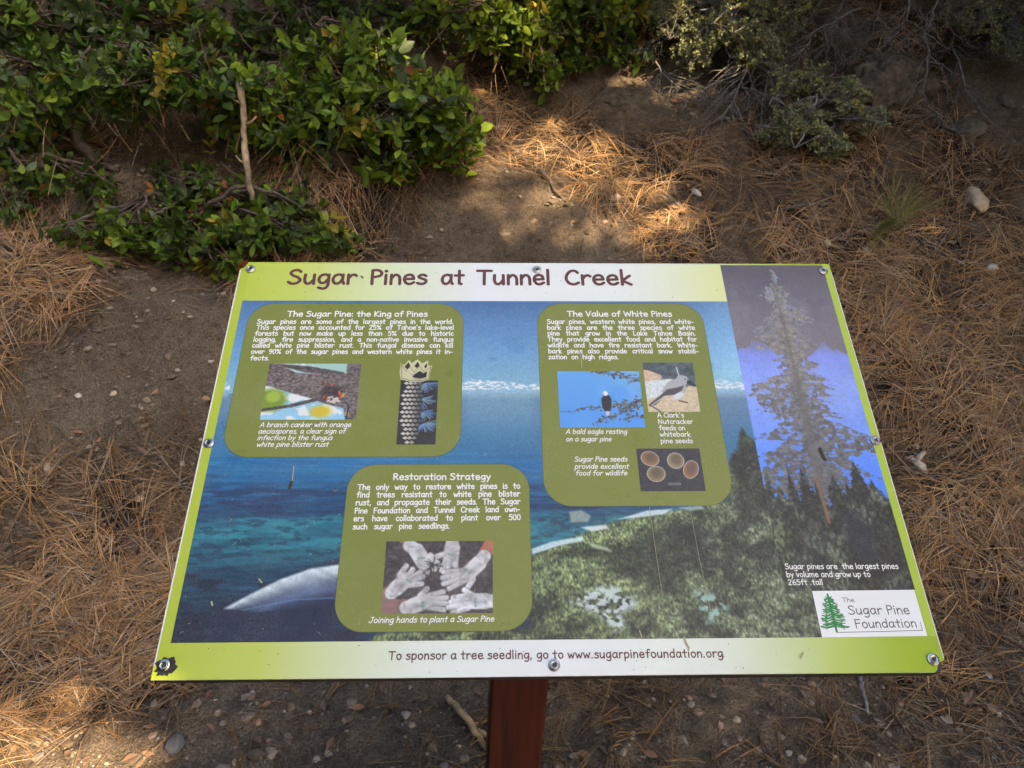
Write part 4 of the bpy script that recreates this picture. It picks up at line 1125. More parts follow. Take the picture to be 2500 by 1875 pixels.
# ------------------------------------------------------------------ needle litter
def scatter(n, ymin=0.85, ymax=4.6):
    y = rng.uniform(ymin, ymax, n * 3) ; x = rng.uniform(-1, 1, n * 3) * (0.42 + 0.80 * y)
    keep = rng.uniform(0, 1.7, n * 3) < density(x, y)
    # nearer litter is seen larger: keep it all; thin out far up the bank
    keep &= rng.uniform(0, 1, n * 3) < np.interp(y, [0.8, 3.3, 4.6], [1.0, 0.85, 0.45])
    x, y = x[keep], y[keep]
    return x, y


sx_, sy_ = scatter(46000)
nf = len(sx_)
per = 2
base_x = np.repeat(sx_, per); base_y = np.repeat(sy_, per)
head = fbm(sx_ * 2.2, sy_ * 2.2, 91, 2) * 4 * math.pi + rng.normal(0, 1.25, nf)
hs_ = np.interp(sy_, [1.6, 2.2], [1.0, 0.50]); head = np.arctan2(np.sin(head) * hs_, np.cos(head))
head = np.repeat(head, per) + rng.normal(0, 0.11, nf * per)
N = nf * per
Ln = np.repeat(rng.uniform(0.08, 0.195, nf), per) * rng.uniform(0.85, 1.08, N)
short = rng.uniform(0, 1, N) < 0.28
Ln[short] *= rng.uniform(0.25, 0.6, short.sum())
curv = np.repeat(rng.normal(0, 1.7, nf), per) + rng.normal(0, 0.5, N)
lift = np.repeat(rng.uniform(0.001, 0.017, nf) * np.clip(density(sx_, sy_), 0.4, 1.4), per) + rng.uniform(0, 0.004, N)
tilt = rng.normal(0, 0.05, N); arch = rng.uniform(0, 0.012, N)
K = 4
tt = np.linspace(0, 1, K)
ang = head[:, None] + curv[:, None] * Ln[:, None] * tt[None]
step = (Ln / (K - 1))[:, None]
cx_ = base_x[:, None] + np.concatenate([np.zeros((N, 1)), np.cumsum(np.cos(ang[:, :-1]) * step, 1)], 1)
cy_ = base_y[:, None] + np.concatenate([np.zeros((N, 1)), np.cumsum(np.sin(ang[:, :-1]) * step, 1)], 1)
gzv = gz(cx_, cy_)
gl = gzv[:, :1] * (1 - tt[None]) + gzv[:, -1:] * tt[None]          # needles are stiff: chord and ground blended
cz_ = np.maximum(gl, gzv) + lift[:, None] + tilt[:, None] * Ln[:, None] * (tt[None] - 0.5) + arch[:, None] * np.sin(math.pi * tt)[None]
cz_ = np.maximum(cz_, gzv + 0.0012)
wd = (rng.uniform(0.00068, 0.00115, N))[:, None] * np.array([0.85, 1.0, 0.95, 0.25])[None]
sx1 = -np.sin(ang); sy1 = np.cos(ang)
V = np.empty((N, K, 3, 3), dtype=np.float32)
V[:, :, 0, 0] = cx_ + sx1 * wd; V[:, :, 0, 1] = cy_ + sy1 * wd; V[:, :, 0, 2] = cz_
V[:, :, 1, 0] = cx_; V[:, :, 1, 1] = cy_; V[:, :, 1, 2] = cz_ + 0.8 * wd
V[:, :, 2, 0] = cx_ - sx1 * wd; V[:, :, 2, 1] = cy_ - sy1 * wd; V[:, :, 2, 2] = cz_
b0 = (np.arange(N) * K * 3)[:, None] + (np.arange(K - 1) * 3)[None]
Q1 = np.stack([b0, b0 + 1, b0 + 4, b0 + 3], -1).reshape(-1, 4); Q2 = np.stack([b0 + 1, b0 + 2, b0 + 5, b0 + 4], -1).reshape(-1, 4)
pal = np.array([(0.240, 0.142, 0.064), (0.180, 0.110, 0.054), (0.340, 0.222, 0.112), (0.140, 0.095, 0.060), (0.085, 0.058, 0.040), (0.275, 0.148, 0.054), (0.250, 0.196, 0.138)])
cidx = np.repeat(rng.choice(len(pal), nf, p=[0.20, 0.18, 0.13, 0.17, 0.12, 0.10, 0.10]), per)
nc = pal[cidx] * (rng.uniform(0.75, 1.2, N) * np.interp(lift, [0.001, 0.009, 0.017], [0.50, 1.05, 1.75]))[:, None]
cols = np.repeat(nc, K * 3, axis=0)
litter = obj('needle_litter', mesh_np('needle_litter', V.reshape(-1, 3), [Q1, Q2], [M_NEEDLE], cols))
tag(litter, 'fallen brown pine needles strewn over the soil', 'pine needles', kind='stuff')

# ------------------------------------------------------------------ gravel grains and dry leaves
ICO_V = []
ph_ = (1 + 5 ** 0.5) / 2
for a, b_ in ((1, ph_), (-1, ph_), (1, -ph_), (-1, -ph_)): ICO_V += [(0, a, b_), (a, b_, 0), (b_, 0, a)]
ICO_V = np.array(ICO_V, float); ICO_V /= np.linalg.norm(ICO_V[0])
from itertools import combinations
el = min(np.linalg.norm(ICO_V[i] - ICO_V[j]) for i, j in combinations(range(12), 2))
ICO_F = []
for i, j, k in combinations(range(12), 3):
    if max(np.linalg.norm(ICO_V[i] - ICO_V[j]), np.linalg.norm(ICO_V[j] - ICO_V[k]), np.linalg.norm(ICO_V[i] - ICO_V[k])) < el * 1.05:
        nrm = np.cross(ICO_V[j] - ICO_V[i], ICO_V[k] - ICO_V[i])
        ICO_F.append((i, j, k) if np.dot(nrm, ICO_V[i]) > 0 else (i, k, j))
ICO_F = np.array(ICO_F)
ng = 11000
gy_ = rng.uniform(0.85, 3.9, ng); gx_ = rng.uniform(-1, 1, ng) * (0.4 + 0.78 * gy_)
rad = np.clip(0.0017 * rng.pareto(1.9, ng) + 0.0014, 0, 0.011)
shape = rng.uniform(0.7, 1.25, (ng, 12, 1)); sca = np.stack([rng.uniform(0.8, 1.3, ng), rng.uniform(0.8, 1.2, ng), rng.uniform(0.5, 0.85, ng)], 1)
rot = rng.uniform(0, 6.28, ng)
GVv = ICO_V[None] * shape * sca[:, None] * rad[:, None, None]
c_, s_ = np.cos(rot)[:, None], np.sin(rot)[:, None]
GVv = np.stack([GVv[..., 0] * c_ - GVv[..., 1] * s_, GVv[..., 0] * s_ + GVv[..., 1] * c_, GVv[..., 2]], -1)
GVv = GVv + np.stack([gx_, gy_, gz(gx_, gy_) + rad * 0.25], 1)[:, None]
gpal = np.array([(0.36, 0.30, 0.23), (0.30, 0.27, 0.245), (0.24, 0.19, 0.15), (0.42, 0.38, 0.33), (0.30, 0.20, 0.16), (0.17, 0.14, 0.12)])
gc = gpal[rng.choice(6, ng, p=[.2, .2, .22, .1, .08, .2])] * rng.uniform(0.75, 1.15, (ng, 1))
gfv = (ICO_F[None] + (np.arange(ng) * 12)[:, None, None]).reshape(-1, 3)
gravel = obj('gravel', mesh_np('gravel', GVv.reshape(-1, 3), [gfv], [M_GRAVEL], np.repeat(gc, 12, 0)))
tag(gravel, 'small pale grit and gravel grains in the soil', 'gravel', kind='stuff')

# crumbs and clods of soil
nk = 8000
ky = rng.uniform(0.85, 3.9, nk); kx = rng.uniform(-1, 1, nk) * (0.4 + 0.78 * ky)
krad = np.clip(0.0024 * rng.pareto(1.8, nk) + 0.0018, 0, 0.017)
kshape = rng.uniform(0.55, 1.3, (nk, 12, 1)); ksc = np.stack([rng.uniform(0.8, 1.5, nk), rng.uniform(0.8, 1.3, nk), rng.uniform(0.35, 0.7, nk)], 1)
KV = ICO_V[None] * kshape * ksc[:, None] * krad[:, None, None]
KV = KV + np.stack([kx, ky, gz(kx, ky) + krad * 0.12], 1)[:, None]
kc = np.array([(0.150, 0.115, 0.084), (0.21, 0.168, 0.126), (0.10, 0.072, 0.05), (0.25, 0.205, 0.158)])[rng.choice(4, nk)] * rng.uniform(0.8, 1.15, (nk, 1))
kf = (ICO_F[None] + (np.arange(nk) * 12)[:, None, None]).reshape(-1, 3)
tag(obj('soil_crumbs', mesh_np('soil_crumbs', KV.reshape(-1, 3), [kf], [M_GRAVEL], np.repeat(kc, 12, 0))), 'loose brown crumbs and clods of soil', 'soil', kind='stuff')

# leaf outline: rows of (position along, half width)
LROWS = [(0.0, 0.02), (0.16, 0.09), (0.38, 0.19), (0.60, 0.225), (0.80, 0.16), (0.93, 0.07)]


def leaf_geom(cup=0.25, curl=0.2, narrow=1.0):
    vv = []; ff = []
    for (t, w) in LROWS:
        z = -curl * t * t
        w = w * narrow
        vv += [(-w, t, z + cup * w), (0, t, z), (w, t, z + cup * w)]
    vv.append((0, 1.0, -curl))
    for i in range(len(LROWS) - 1):
        a = i * 3
        ff += [(a, a + 1, a + 4, a + 3), (a + 1, a + 2, a + 5, a + 4)]
    a = (len(LROWS) - 1) * 3; e = len(vv) - 1
    ft = [(a, a + 1, e), (a + 1, a + 2, e)]
    return np.array(vv), np.array(ff), np.array(ft)


LEAFV = [leaf_geom(0.35, 0.10), leaf_geom(0.2, 0.25), leaf_geom(0.5, -0.05, 0.9), leaf_geom(0.3, 0.35, 1.1)]


def orient(axis, up):
    """3x3 with Y along axis, Z near up"""
    y = axis / (np.linalg.norm(axis) + 1e-9)
    x = np.cross(y, up); nx_ = np.linalg.norm(x)
    if nx_ < 1e-4: x = np.cross(y, np.array([1.0, 0.2, 0])); nx_ = np.linalg.norm(x)
    x /= nx_
    return np.stack([x, y, np.cross(x, y)], 1)


# dry leaves in the litter
dv, dq, dt, dc = [], [], [], []
nd = 520
for i in range(nd):
    y_ = rng.uniform(0.9, 3.6); x_ = rng.uniform(-1, 1) * (0.4 + 0.76 * y_)
    g_, q_, t_ = leaf_geom(rng.uniform(0.1, 0.9), rng.uniform(-0.4, 0.4), rng.uniform(0.8, 1.4))
    a = rng.uniform(0, 6.28); O = orient(np.array([math.cos(a), math.sin(a), rng.uniform(-0.2, 0.3)]), np.array([rng.normal(0, .35), rng.normal(0, .35) - 0.3, 1.0]))
    P_ = (g_ * rng.uniform(0.02, 0.042)) @ O.T + on_ground(x_, y_, rng.uniform(0.004, 0.014))
    o = len(dv) and sum(len(k) for k in dv)
    dv.append(P_); dq.append(q_ + o); dt.append(t_ + o)
    dc.append(np.repeat([np.array([(0.25, 0.15, 0.095), (0.20, 0.125, 0.09), (0.30, 0.20, 0.13), (0.17, 0.12, 0.10), (0.34, 0.19, 0.12)][i % 5]) * rng.uniform(0.7, 1.15)], len(P_), 0))
tag(obj('leaf_litter', mesh_np('leaf_litter', np.concatenate(dv), [np.concatenate(dq), np.concatenate(dt)], [M_DRYLEAF], np.concatenate(dc))), 'small curled brown dead leaves among the needles', 'dead leaves', kind='stuff')

# ------------------------------------------------------------------ stones
import bmesh


def stone_mesh(name, sx, sy, sz, seed, rough=0.25, sub=3, mat=None, spike=None):
    bm = bmesh.new(); bmesh.ops.create_icosphere(bm, subdivisions=sub, radius=1.0)
    fr_ = np.random.default_rng(seed + 70); FN = fr_.normal(0, 1, (11, 3)); FN /= np.linalg.norm(FN, axis=1, keepdims=True); FC = fr_.uniform(0.62, 0.92, 11)
    for v in bm.verts:
        p = np.array(v.co)
        n_ = fbm(np.array([p[0] * 1.3 + seed]), np.array([p[1] * 1.3 + p[2] * 1.9 + seed * 2]), seed, 3)[0] - 0.5
        n2 = fbm(np.array([p[0] * 5 + seed]), np.array([p[1] * 5 + p[2] * 4]), seed + 3, 2)[0] - 0.5
        k = 1 + rough * (1.5 * n_ + 0.45 * n2)
        if sub >= 4:
            n3 = fbm(np.array([p[0] * 7 + seed]), np.array([p[1] * 7 - p[2] * 6]), seed + 9, 2)[0]
            k -= 0.16 * float(sstep(0.56, 0.70, n3))
        p = p * k
        if rough > 0.13:
            for fn_, fc_ in zip(FN, FC):
                dd_ = float(p @ fn_)
                if dd_ > fc_: p = p - (dd_ - fc_) * fn_ * 0.92
        if spike is not None: p[1] = p[1] + spike * max(0, p[1]) ** 2; p[0] *= (1 - 0.42 * max(0, p[1]))
        v.co = (p[0] * sx, p[1] * sy, p[2] * sz)
    me = bpy.data.meshes.new(name); bm.to_mesh(me); bm.free()
    me.polygons.foreach_set('use_smooth', [True] * len(me.polygons)); me.materials.append(mat)
    return me


M_RCREAM = rock_mat('rock_cream', (0.34, 0.27, 0.18), (0.58, 0.48, 0.35), 50)
M_RGREY = rock_mat('rock_slate', (0.075, 0.080, 0.090), (0.125, 0.130, 0.142), 80, 0.2)
M_RWHITE = rock_mat('rock_white', (0.32, 0.30, 0.27), (0.56, 0.54, 0.50), 90)
M_RTAN = rock_mat('rock_tan', (0.22, 0.165, 0.115), (0.42, 0.33, 0.24), 70)
M_RPINK = rock_mat('rock_pink', (0.26, 0.15, 0.115), (0.42, 0.27, 0.21), 70)
M_RPIT = rock_mat('pitted_rock_brown', (0.030, 0.024, 0.018), (0.155, 0.130, 0.098), 26, 1.0)
M_RBOULD = rock_mat('boulder_grey_brown', (0.055, 0.048, 0.040), (0.24, 0.215, 0.175), 22, 1.0)


def stone(name, label, px, py, wpx, asp, hfac, mat, seed, ang=0.0, cat='stone', rough=0.25, spike=None, sink=0.36, sub=3, group=None):
    p = at(px, py); d = np.linalg.norm(p - CAM); s = wpx * d / FPX / 2
    me = stone_mesh(name, s, s * asp, s * hfac, seed, rough, sub, mat, spike)
    o = obj(name, me); o.location = (p[0], p[1], float(gz(p[0], p[1])) + s * hfac * (1 - 2 * sink))
    # lie along the local slope
    e = 0.03
    nrm = Vector((-(gz(p[0] + e, p[1]) - gz(p[0] - e, p[1])) / (2 * e), -(gz(p[0], p[1] + e) - gz(p[0], p[1] - e)) / (2 * e), 1.0)).normalized()
    o.rotation_euler = (Vector((0, 0, 1)).rotation_difference(nrm).to_matrix() @ Euler((0, 0, R(ang))).to_matrix()).to_euler()
    return tag(o, label, cat, group)


stone('pebble', 'smooth slate grey oval pebble in the bare soil below the sign', 430, 1825, 38, 1.15, 0.6, M_RGREY, 1, -20, rough=0.08)
stone('stone', 'pointed cream stone standing clear of the needles near the right edge', 2380, 506, 50, 1.2, 0.75, M_RCREAM, 2, 5, rough=0.3, spike=0.45, sink=0.15)
stone('stone', 'round whitish stone among needles right of the sign', 2416, 665, 27, 1.0, 0.85, M_RWHITE, 3, 0, rough=0.15)
stone('pebble', 'small bluish grey pebble beside the pale stick under the sign', 2087, 1762, 19, 1.25, 0.7, M_RGREY, 4, 30, rough=0.1)
stone('stone', 'dark grey lump of rock just below the pointed cream stone', 2375, 560, 52, 0.8, 0.5, M_RPIT, 5, 10)
stone('stone', 'tan stone at the foot of the grass tuft', 2128, 606, 22, 1.2, 0.7, M_RCREAM, 6, 20)
stone('stone', 'pale stone just left of the tan stone by the grass tuft', 2112, 622, 20, 0.9, 0.6, M_RWHITE, 7, 0)
stone('stone', 'long pale stone standing above the upper right sign corner', 1998, 590, 16, 1.6, 0.6, M_RTAN, 8, 40)
stone('stone', 'pale blunt stone next to the long one above the sign corner', 2020, 596, 17, 1.2, 0.6, M_RWHITE, 9, 30)
stone('stone', 'orange brown angular stone in the gravel by the chipped sign corner', 2425, 1738, 22, 1.3, 0.6, M_RTAN, 10, 40, rough=0.4)
stone('stone', 'flat reddish stone tucked under the chipped sign corner', 2283, 1660, 22, 0.8, 0.4, M_RPINK, 11, -30, rough=0.3)
stone('stone', 'grey rounded stone right of the chipped sign corner', 2408, 1655, 21, 1.1, 0.7, M_RWHITE, 12, 0)
stone('stone', 'yellowish stone in the soil left of the post', 530, 1744, 17, 1.1, 0.7, M_RTAN, 13, 0)
stone('stone', 'pinkish brown round stone left of the post', 630, 1770, 16, 1.0, 0.7, M_RPINK, 14, 0, rough=0.12)
stone('stone', 'white chip of stone near the lower left sign corner', 616, 1698, 16, 1.1, 0.6, M_RWHITE, 15, 0)
stone('stone', 'lumpy yellow grey stone on the soil left of the sign', 119, 1146, 25, 1.0, 0.7, M_RTAN, 16, 0, rough=0.35)
stone('stone', 'pale oblong stone beside the upright needle bundle left of the sign', 278, 970, 22, 0.55, 0.6, M_RCREAM, 17, 35)
stone('stone', 'small white stone next to the oblong one left of the sign', 192, 972, 16, 0.8, 0.7, M_RWHITE, 18, 0)
stone('stone', 'cream stone close to the left edge of the sign', 343, 1226, 20, 0.9, 0.6, M_RCREAM, 19, 20)
stone('stone', 'salmon pink chip near the left edge of the sign', 388, 1350, 19, 0.6, 0.4, M_RPINK, 20, -20, rough=0.35)
stone('stone', 'white rounded stone in the sunlit patch on the bank', 1508, 482, 17, 1.0, 0.7, M_RWHITE, 21, 0)
stone('stone', 'pink pebble at the lower edge of the sunlit patch', 1475, 548, 18, 0.65, 0.6, M_RPINK, 22, 10, rough=0.1)
stone('stone', 'pale pebble on bare soil under the middle shrub', 915, 440, 17, 0.7, 0.6, M_RPINK, 23, 0)
stone('stone', 'long white stone on the soil above the sign, right of the sunlit patch', 1698, 476, 30, 0.55, 0.5, M_RWHITE, 24, -30)
stone('stone', 'smooth pale rock at the right edge below the dead twigs', 2452, 255, 36, 1.2, 0.5, M_RPIT, 25, 20)
stone('stone', 'flat grey slab of rock on the bank at right', 2360, 320, 84, 0.55, 0.35, M_RPIT, 26, -15)
stone('boulder', 'half buried grey boulder on the bank between the shrubs', 1515, 250, 120, 0.7, 0.42, M_RPIT, 27, 0, 'boulder', 0.5, None, 0.5, 4)
stone('boulder', 'pitted brown boulder behind the low grey-green shrub', 2160, 235, 250, 0.7, 0.55, M_RPIT, 29, 10, 'boulder', 0.7, None, 0.44, 5)
stone('stone', 'dark flat rock poking out beneath the middle shrub', 820, 405, 150, 0.4, 0.35, M_RPIT, 31, 5)

# weathered forked wood chip right of the sign
p = at(2235, 1130); s = np.linalg.norm(p - CAM) / FPX
wc = MB()
def gp(px, py, h): return at(px, py, h)
wc.tube([gp(2208, 1118, .012), gp(2232, 1126, .016), gp(2250, 1142, .014), gp(2264, 1156, .008)], [.006, .012, .016, .003], 7)
wc.tube([gp(2232, 1130, .016), gp(2244, 1116, .022), gp(2256, 1104, .026)], [.010, .010, .008], 7)
tag(obj('wood_chip', wc.mesh('wood_chip', [bark_mat('bleached_wood', (0.22, 0.20, 0.17), (0.52, 0.49, 0.42), 20, 20)], True, p), loc=p), 'bleached forked piece of wood on needles right of the sign', 'wood')


def stick(name, label, pts, radii, mat, cat='stick', forks=()):
    """pts: list of (px,py,height above ground)"""
    W_ = [at(a, b, h + max(radii)) for a, b, h in pts]
    W_ = [np.array(c) for c in catmull(W_, 4)]
    rr = list(np.interp(np.linspace(0, 1, len(W_)), np.linspace(0, 1, len(radii)), radii))
    for i in range(1, len(W_) - 1): W_[i] = W_[i] + rng.normal(0, radii[0] * 0.22, 3)
    m_ = MB(); m_.tube(W_, rr, 7)
    for (i0, dx, dy, dz, r_) in forks:
        a = W_[min(len(W_) - 1, int(i0 * len(W_)))]; m_.tube([a, a + np.array([dx, dy, dz]) * 0.5 + rng.normal(0, .004, 3), a + np.array([dx, dy, dz])], [r_, r_ * .7, r_ * .3], 5)
    o = W_[0]
    return tag(obj(name, m_.mesh(name, [mat], True, o), loc=o), label, cat)


stick('fallen_twig', 'dark bent twig lying across the sunlit needles on the bank', [(1308, 408, .004), (1335, 432, .006), (1352, 462, .004), (1384, 492, .002)], [.009, .010, .008, .005], M_BARK, 'twig')
stick('straw_stalk', 'broken straw coloured stalk leaning against the post foot', [(1092, 1700, .01), (1130, 1745, .012), (1170, 1800, .008), (1200, 1840, .004)], [.008, .009, .008, .007], M_STRAW, 'stalk')
stick('straw_sliver', 'short split sliver beside the broken stalk at the post', [(1168, 1780, .01), (1182, 1789, .012), (1196, 1796, .01)], [.004, .005, .003], M_STRAW, 'sliver')
stick('pale_stick', 'thin bleached stick pointing down from under the sign at right', [(2096, 1640, .006), (2104, 1680, .006), (2112, 1712, .008), (2118, 1742, .006)], [.006, .006, .005, .004], M_GREYBARK)
stick('curved_twig', 'curved pale twig on the needles by the right edge', [(2308, 1342, .01), (2330, 1354, .012), (2362, 1362, .01), (2394, 1370, .006)], [.003, .004, .004, .002], M_GREYBARK, 'twig')
stick('thin_twig', 'thin grey twig on needles above the sunlit patch', [(1330, 322, .006), (1400, 312, .008), (1440, 340, .006)], [.003, .004, .003], M_GREYBARK, 'twig')
stick('old_branch', 'dark half buried branch among needles above the sign at right', [(1880, 520, .004), (1960, 500, .006), (2050, 497, .004)], [.006, .009, .006], M_BARK, 'branch')
stick('small_twig', 'forked brown twig on needles below the grass tuft', [(2290, 600, .01), (2330, 565, .015), (2362, 530, .012)], [.003, .003, .002], M_BARK, 'twig', [(0.4, .05, .02, .01, .002)])
stick('bent_stalk', 'upright green stalk with curled tip above the dark bent twig', [(1332, 406, .01), (1328, 370, .05), (1318, 348, .07)], [.003, .003, .005], M_STRAW, 'stalk')


# ------------------------------------------------------------------ broadleaf shrubs
LEAF_MESH = {}
TIPS = []
for vi, (g_, q_, t_) in enumerate(LEAFV):
    for mi in range(len(LEAF_MATS)):
        LEAF_MESH[(vi, mi)] = mesh_np('leaf', g_, [q_, t_], [LEAF_MATS[mi]], smooth=True)


def bezier(p0, p1, p2, n):
    t = np.linspace(0, 1, n)[:, None]
    return (1 - t) ** 2 * p0 + 2 * t * (1 - t) * p1 + t * t * p2


def broad_shrub(name, label, root_px, blobs, leaf_len, weights, seed, nbig=300, stems=14, group=None):
    """blobs: (px, py, height off the slope, rx, ry, rz, number of shoots)"""
    r_ = np.random.default_rng(seed)
    root = at(*root_px)
    sh = thing(name, label, 'shrub', root, group)
    leaves = []            # (matrix3, loc, variant, material)
    twig = MB(); main = []
    for (px, py, h, rx, ry, rz, nt) in blobs:
        c = at(px, py, h)
        mainp = []
        for k in range(max(2, nt // 22)):
            e = c + np.array([r_.normal(0, rx * .45), r_.normal(0, ry * .45), r_.normal(0, rz * .35)])
            midp = root * 0.5 + e * 0.5 + np.array([r_.normal(0, .05), r_.normal(0, .05), 0.05 + abs(r_.normal(0, .06))])
            pts = bezier(root + np.array([r_.normal(0, .04), r_.normal(0, .03), -0.02]), midp, e, 9)
            pts[1:-1] += r_.normal(0, 0.006, (7, 3))
            m_ = MB(); m_.tube(pts, np.linspace(.011, .004, 9) * r_.uniform(.7, 1.2), 6); main.append(m_); mainp.append(pts)
        for k in range(nt):
            v_ = r_.normal(0, 1, 3); v_ /= np.linalg.norm(v_); rad_ = r_.uniform(0.35, 1.0) ** 0.5
            tip = c + v_ * np.array([rx, ry, rz]) * rad_
            gzt = float(gz(tip[0], tip[1])) + 0.025
            if tip[2] < gzt: tip[2] = gzt + r_.uniform(0, 0.05)
            pp_ = mainp[r_.integers(len(mainp))][r_.integers(4, 9)]
            out = (tip - c) / np.array([rx, ry, rz]); out = out / (np.linalg.norm(out) + 1e-6)
            dirv = 0.65 * out + np.array([0, -0.28, 0.42]) + r_.normal(0, 0.42, 3); dirv /= np.linalg.norm(dirv)
            base = tip - dirv * r_.uniform(0.10, 0.16)
            pts = bezier(pp_, base * 0.6 + pp_ * 0.4 + np.array([0, 0, .02]), tip, 6)
            twig.tube(pts, np.linspace(.0035, .0014, 6), 4, cap=False); TIPS.append(base)
            mi0 = r_.choice(len(weights), p=np.array(weights) / sum(weights))
            nl = r_.integers(6, 13); a0 = r_.uniform(0, 6.28); shoot_size = r_.uniform(0.72, 1.22)
            ref = np.array([0.3, 0.2, 1.0]); A_ = np.cross(dirv, ref); A_ /= np.linalg.norm(A_); B_ = np.cross(dirv, A_)
            for j in range(nl):
                f_ = j / (nl - 1)                      # 0 at the tip, 1 lower on the shoot
                a = a0 + j * 2.39996
                rad_dir = math.cos(a) * A_ + math.sin(a) * B_
                incl = 0.35 + 0.95 * f_ + r_.normal(0, .14)
                ax = math.cos(incl) * dirv + math.sin(incl) * rad_dir
                ax = ax + np.array([0, 0, 0.10]); loc = tip - dirv * (0.005 + 0.105 * f_ * r_.uniform(.6, 1.4))
                O = orient(ax, dirv + 0.25 * np.array([0, -0.4, 1.0]) + r_.normal(0, .18, 3))
                s_ = 0.92 * leaf_len * shoot_size * r_.uniform(0.7, 1.15) * (0.62 + 0.5 * min(1, f_ * 2.2))
                mi = mi0 if r_.uniform() < 0.8 else (r_.choice(4))
                if r_.uniform() < 0.006: mi = 5
                leaves.append((O * s_ * np.array([r_.uniform(.95, 1.25), 1, 1])[None], loc, r_.integers(len(LEAFV)), mi))
    for m_ in main: obj('stem', m_.mesh('stem', [M_BARK], True, root), sh)
    obj('twigs', twig.mesh('twigs', [M_BARK], True, root), sh)['kind'] = 'stuff'
    # the leaves that show largest stand as single parts, the rest are one mass
    locs = np.array([l_[1] for l_ in leaves]); size = np.array([np.linalg.norm(l_[0][:, 1]) for l_ in leaves])
    view = locs - CAM; dd = np.linalg.norm(view, axis=1)
    cx = (view @ CM[:, 0]) / -(view @ CM[:, 2]); cy = (view @ CM[:, 1]) / -(view @ CM[:, 2])
    inframe = (np.abs(cx) < 1250 / FPX) & (np.abs(cy) < 937 / FPX)
    score = size / dd * np.where(inframe, 1, 0.2) * np.exp(-(dd - dd.min()) * 2.2)
    order = np.argsort(-score); big = set(order[:nbig].tolist())
    vv, q4, t3, mq, mt = [], [], [], [], []; o = 0
    for i, (O, loc, vi, mi) in enumerate(leaves):
        if i in big:
            lo = obj('leaf', LEAF_MESH[(int(vi), int(mi))], sh)
            M4 = Matrix(O.tolist()).to_4x4(); M4.translation = Vector(loc - root); lo.matrix_basis = M4
        else:
            g_, q_, t_ = LEAFV[vi]
            vv.append(g_ @ O.T + (loc - root)); q4.append(q_ + o); t3.append(t_ + o); mq += [mi] * len(q_); mt += [mi] * len(t_); o += len(g_)
    if vv:
        fo_ = obj('foliage', mesh_np('foliage', np.concatenate(vv), [np.concatenate(q4), np.concatenate(t3)], LEAF_MATS, midx=np.array(mq + mt), smooth=True), sh)
        fo_['kind'] = 'stuff'
    return sh


broad_shrub('leafy_shrub', 'dark leafy green shrub hanging over the hollow at upper left', (300, 120), [(100, 70, .34, .34, .20, .17, 80), (330, 60, .34, .34, .20, .16, 80), (60, 200, .36, .24, .18, .12, 46), (400, 175, .42, .26, .20, .13, 70), (230, 190, .40, .2, .16, .10, 40), (220, -60, .40, .6, .25, .18, 70), (140, 290, .16, .13, .10, .07, 14), (560, 195, .40, .16, .16, .10, 30), (330, 240, .34, .12, .12, .06, 18)], 0.056, [.5, .24, .02, .18, .05, .01], 101)
broad_shrub('leafy_shrub', 'broad bright green shrub spilling down the middle of the bank', (760, 150), [(640, 230, .26, .24, .16, .12, 46), (820, 180, .36, .28, .20, .15, 70), (980, 250, .36, .28, .20, .15, 90), (1090, 330, .24, .17, .15, .10, 46), (780, 300, .24, .26, .15, .10, 50), (900, 120, .40, .15, .14, .13, 28), (700, 330, .16, .16, .10, .07, 20), (960, 390, .14, .16, .10, .06, 26), (560, 290, .2, .14, .10, .07, 14)], 0.060, [.08, .40, .42, .06, .04, .0], 102)
broad_shrub('low_shrub', 'low leafy shrub creeping over bare soil left of the sign top', (450, 500), [(300, 540, .12, .20, .14, .06, 34), (450, 560, .13, .22, .18, .07, 52), (620, 560, .13, .22, .16, .07, 50), (520, 490, .13, .24, .12, .07, 36), (780, 570, .10, .18, .12, .05, 26), (200, 560, .09, .13, .11, .05, 12), (540, 650, .08, .15, .10, .05, 22), (430, 450, .12, .16, .10, .06, 16), (700, 500, .12, .16, .10, .06, 22)], 0.054, [.26, .46, .08, .14, .05, .01], 103)
broad_shrub('leafy_shrub', 'yellow-green leafy shrub at the top centre catching the light', (1260, -20), [(1180, 40, .34, .22, .18, .13, 54), (1290, 70, .32, .16, .16, .12, 44), (1330, 165, .22, .08, .10, .07, 15), (1430, 40, .28, .26, .18, .12, 50), (1070, 5, .34, .16, .18, .10, 26), (1540, 20, .24, .13, .13, .10, 20), (1250, -70, .4, .5, .2, .14, 50)], 0.058, [.08, .34, .48, .03, .07, .0], 104)
broad_shrub('leafy_shrub', 'straggling leafy shrub at the left picture edge below the hollow', (10, 380), [(50, 330, .18, .16, .12, .10, 24), (100, 420, .15, .14, .10, .08, 18), (20, 490, .10, .13, .10, .06, 14), (230, 450, .10, .11, .09, .05, 10)], 0.054, [.5, .25, .02, .18, .05, .01], 105, nbig=220)
broad_shrub('leafy_shrub', 'shaded leafy shrub between the top centre shrub and grey-green shrub', (1470, 40), [(1480, 110, .14, .22, .11, .08, 36), (1390, 130, .13, .16, .11, .08, 26)], 0.052, [.6, .25, .03, .12, 0.0, .0], 106, nbig=150)
broad_shrub('leafy_shrub', 'dim leafy shrub deep in the dark gap between left and middle shrubs', (700, 20), [(640, 60, .16, .3, .12, .12, 40), (820, 20, .2, .3, .14, .12, 40), (980, 20, .16, .2, .12, .10, 26)], 0.050, [.75, .12, .0, .13, 0.0, .0], 107, nbig=100)


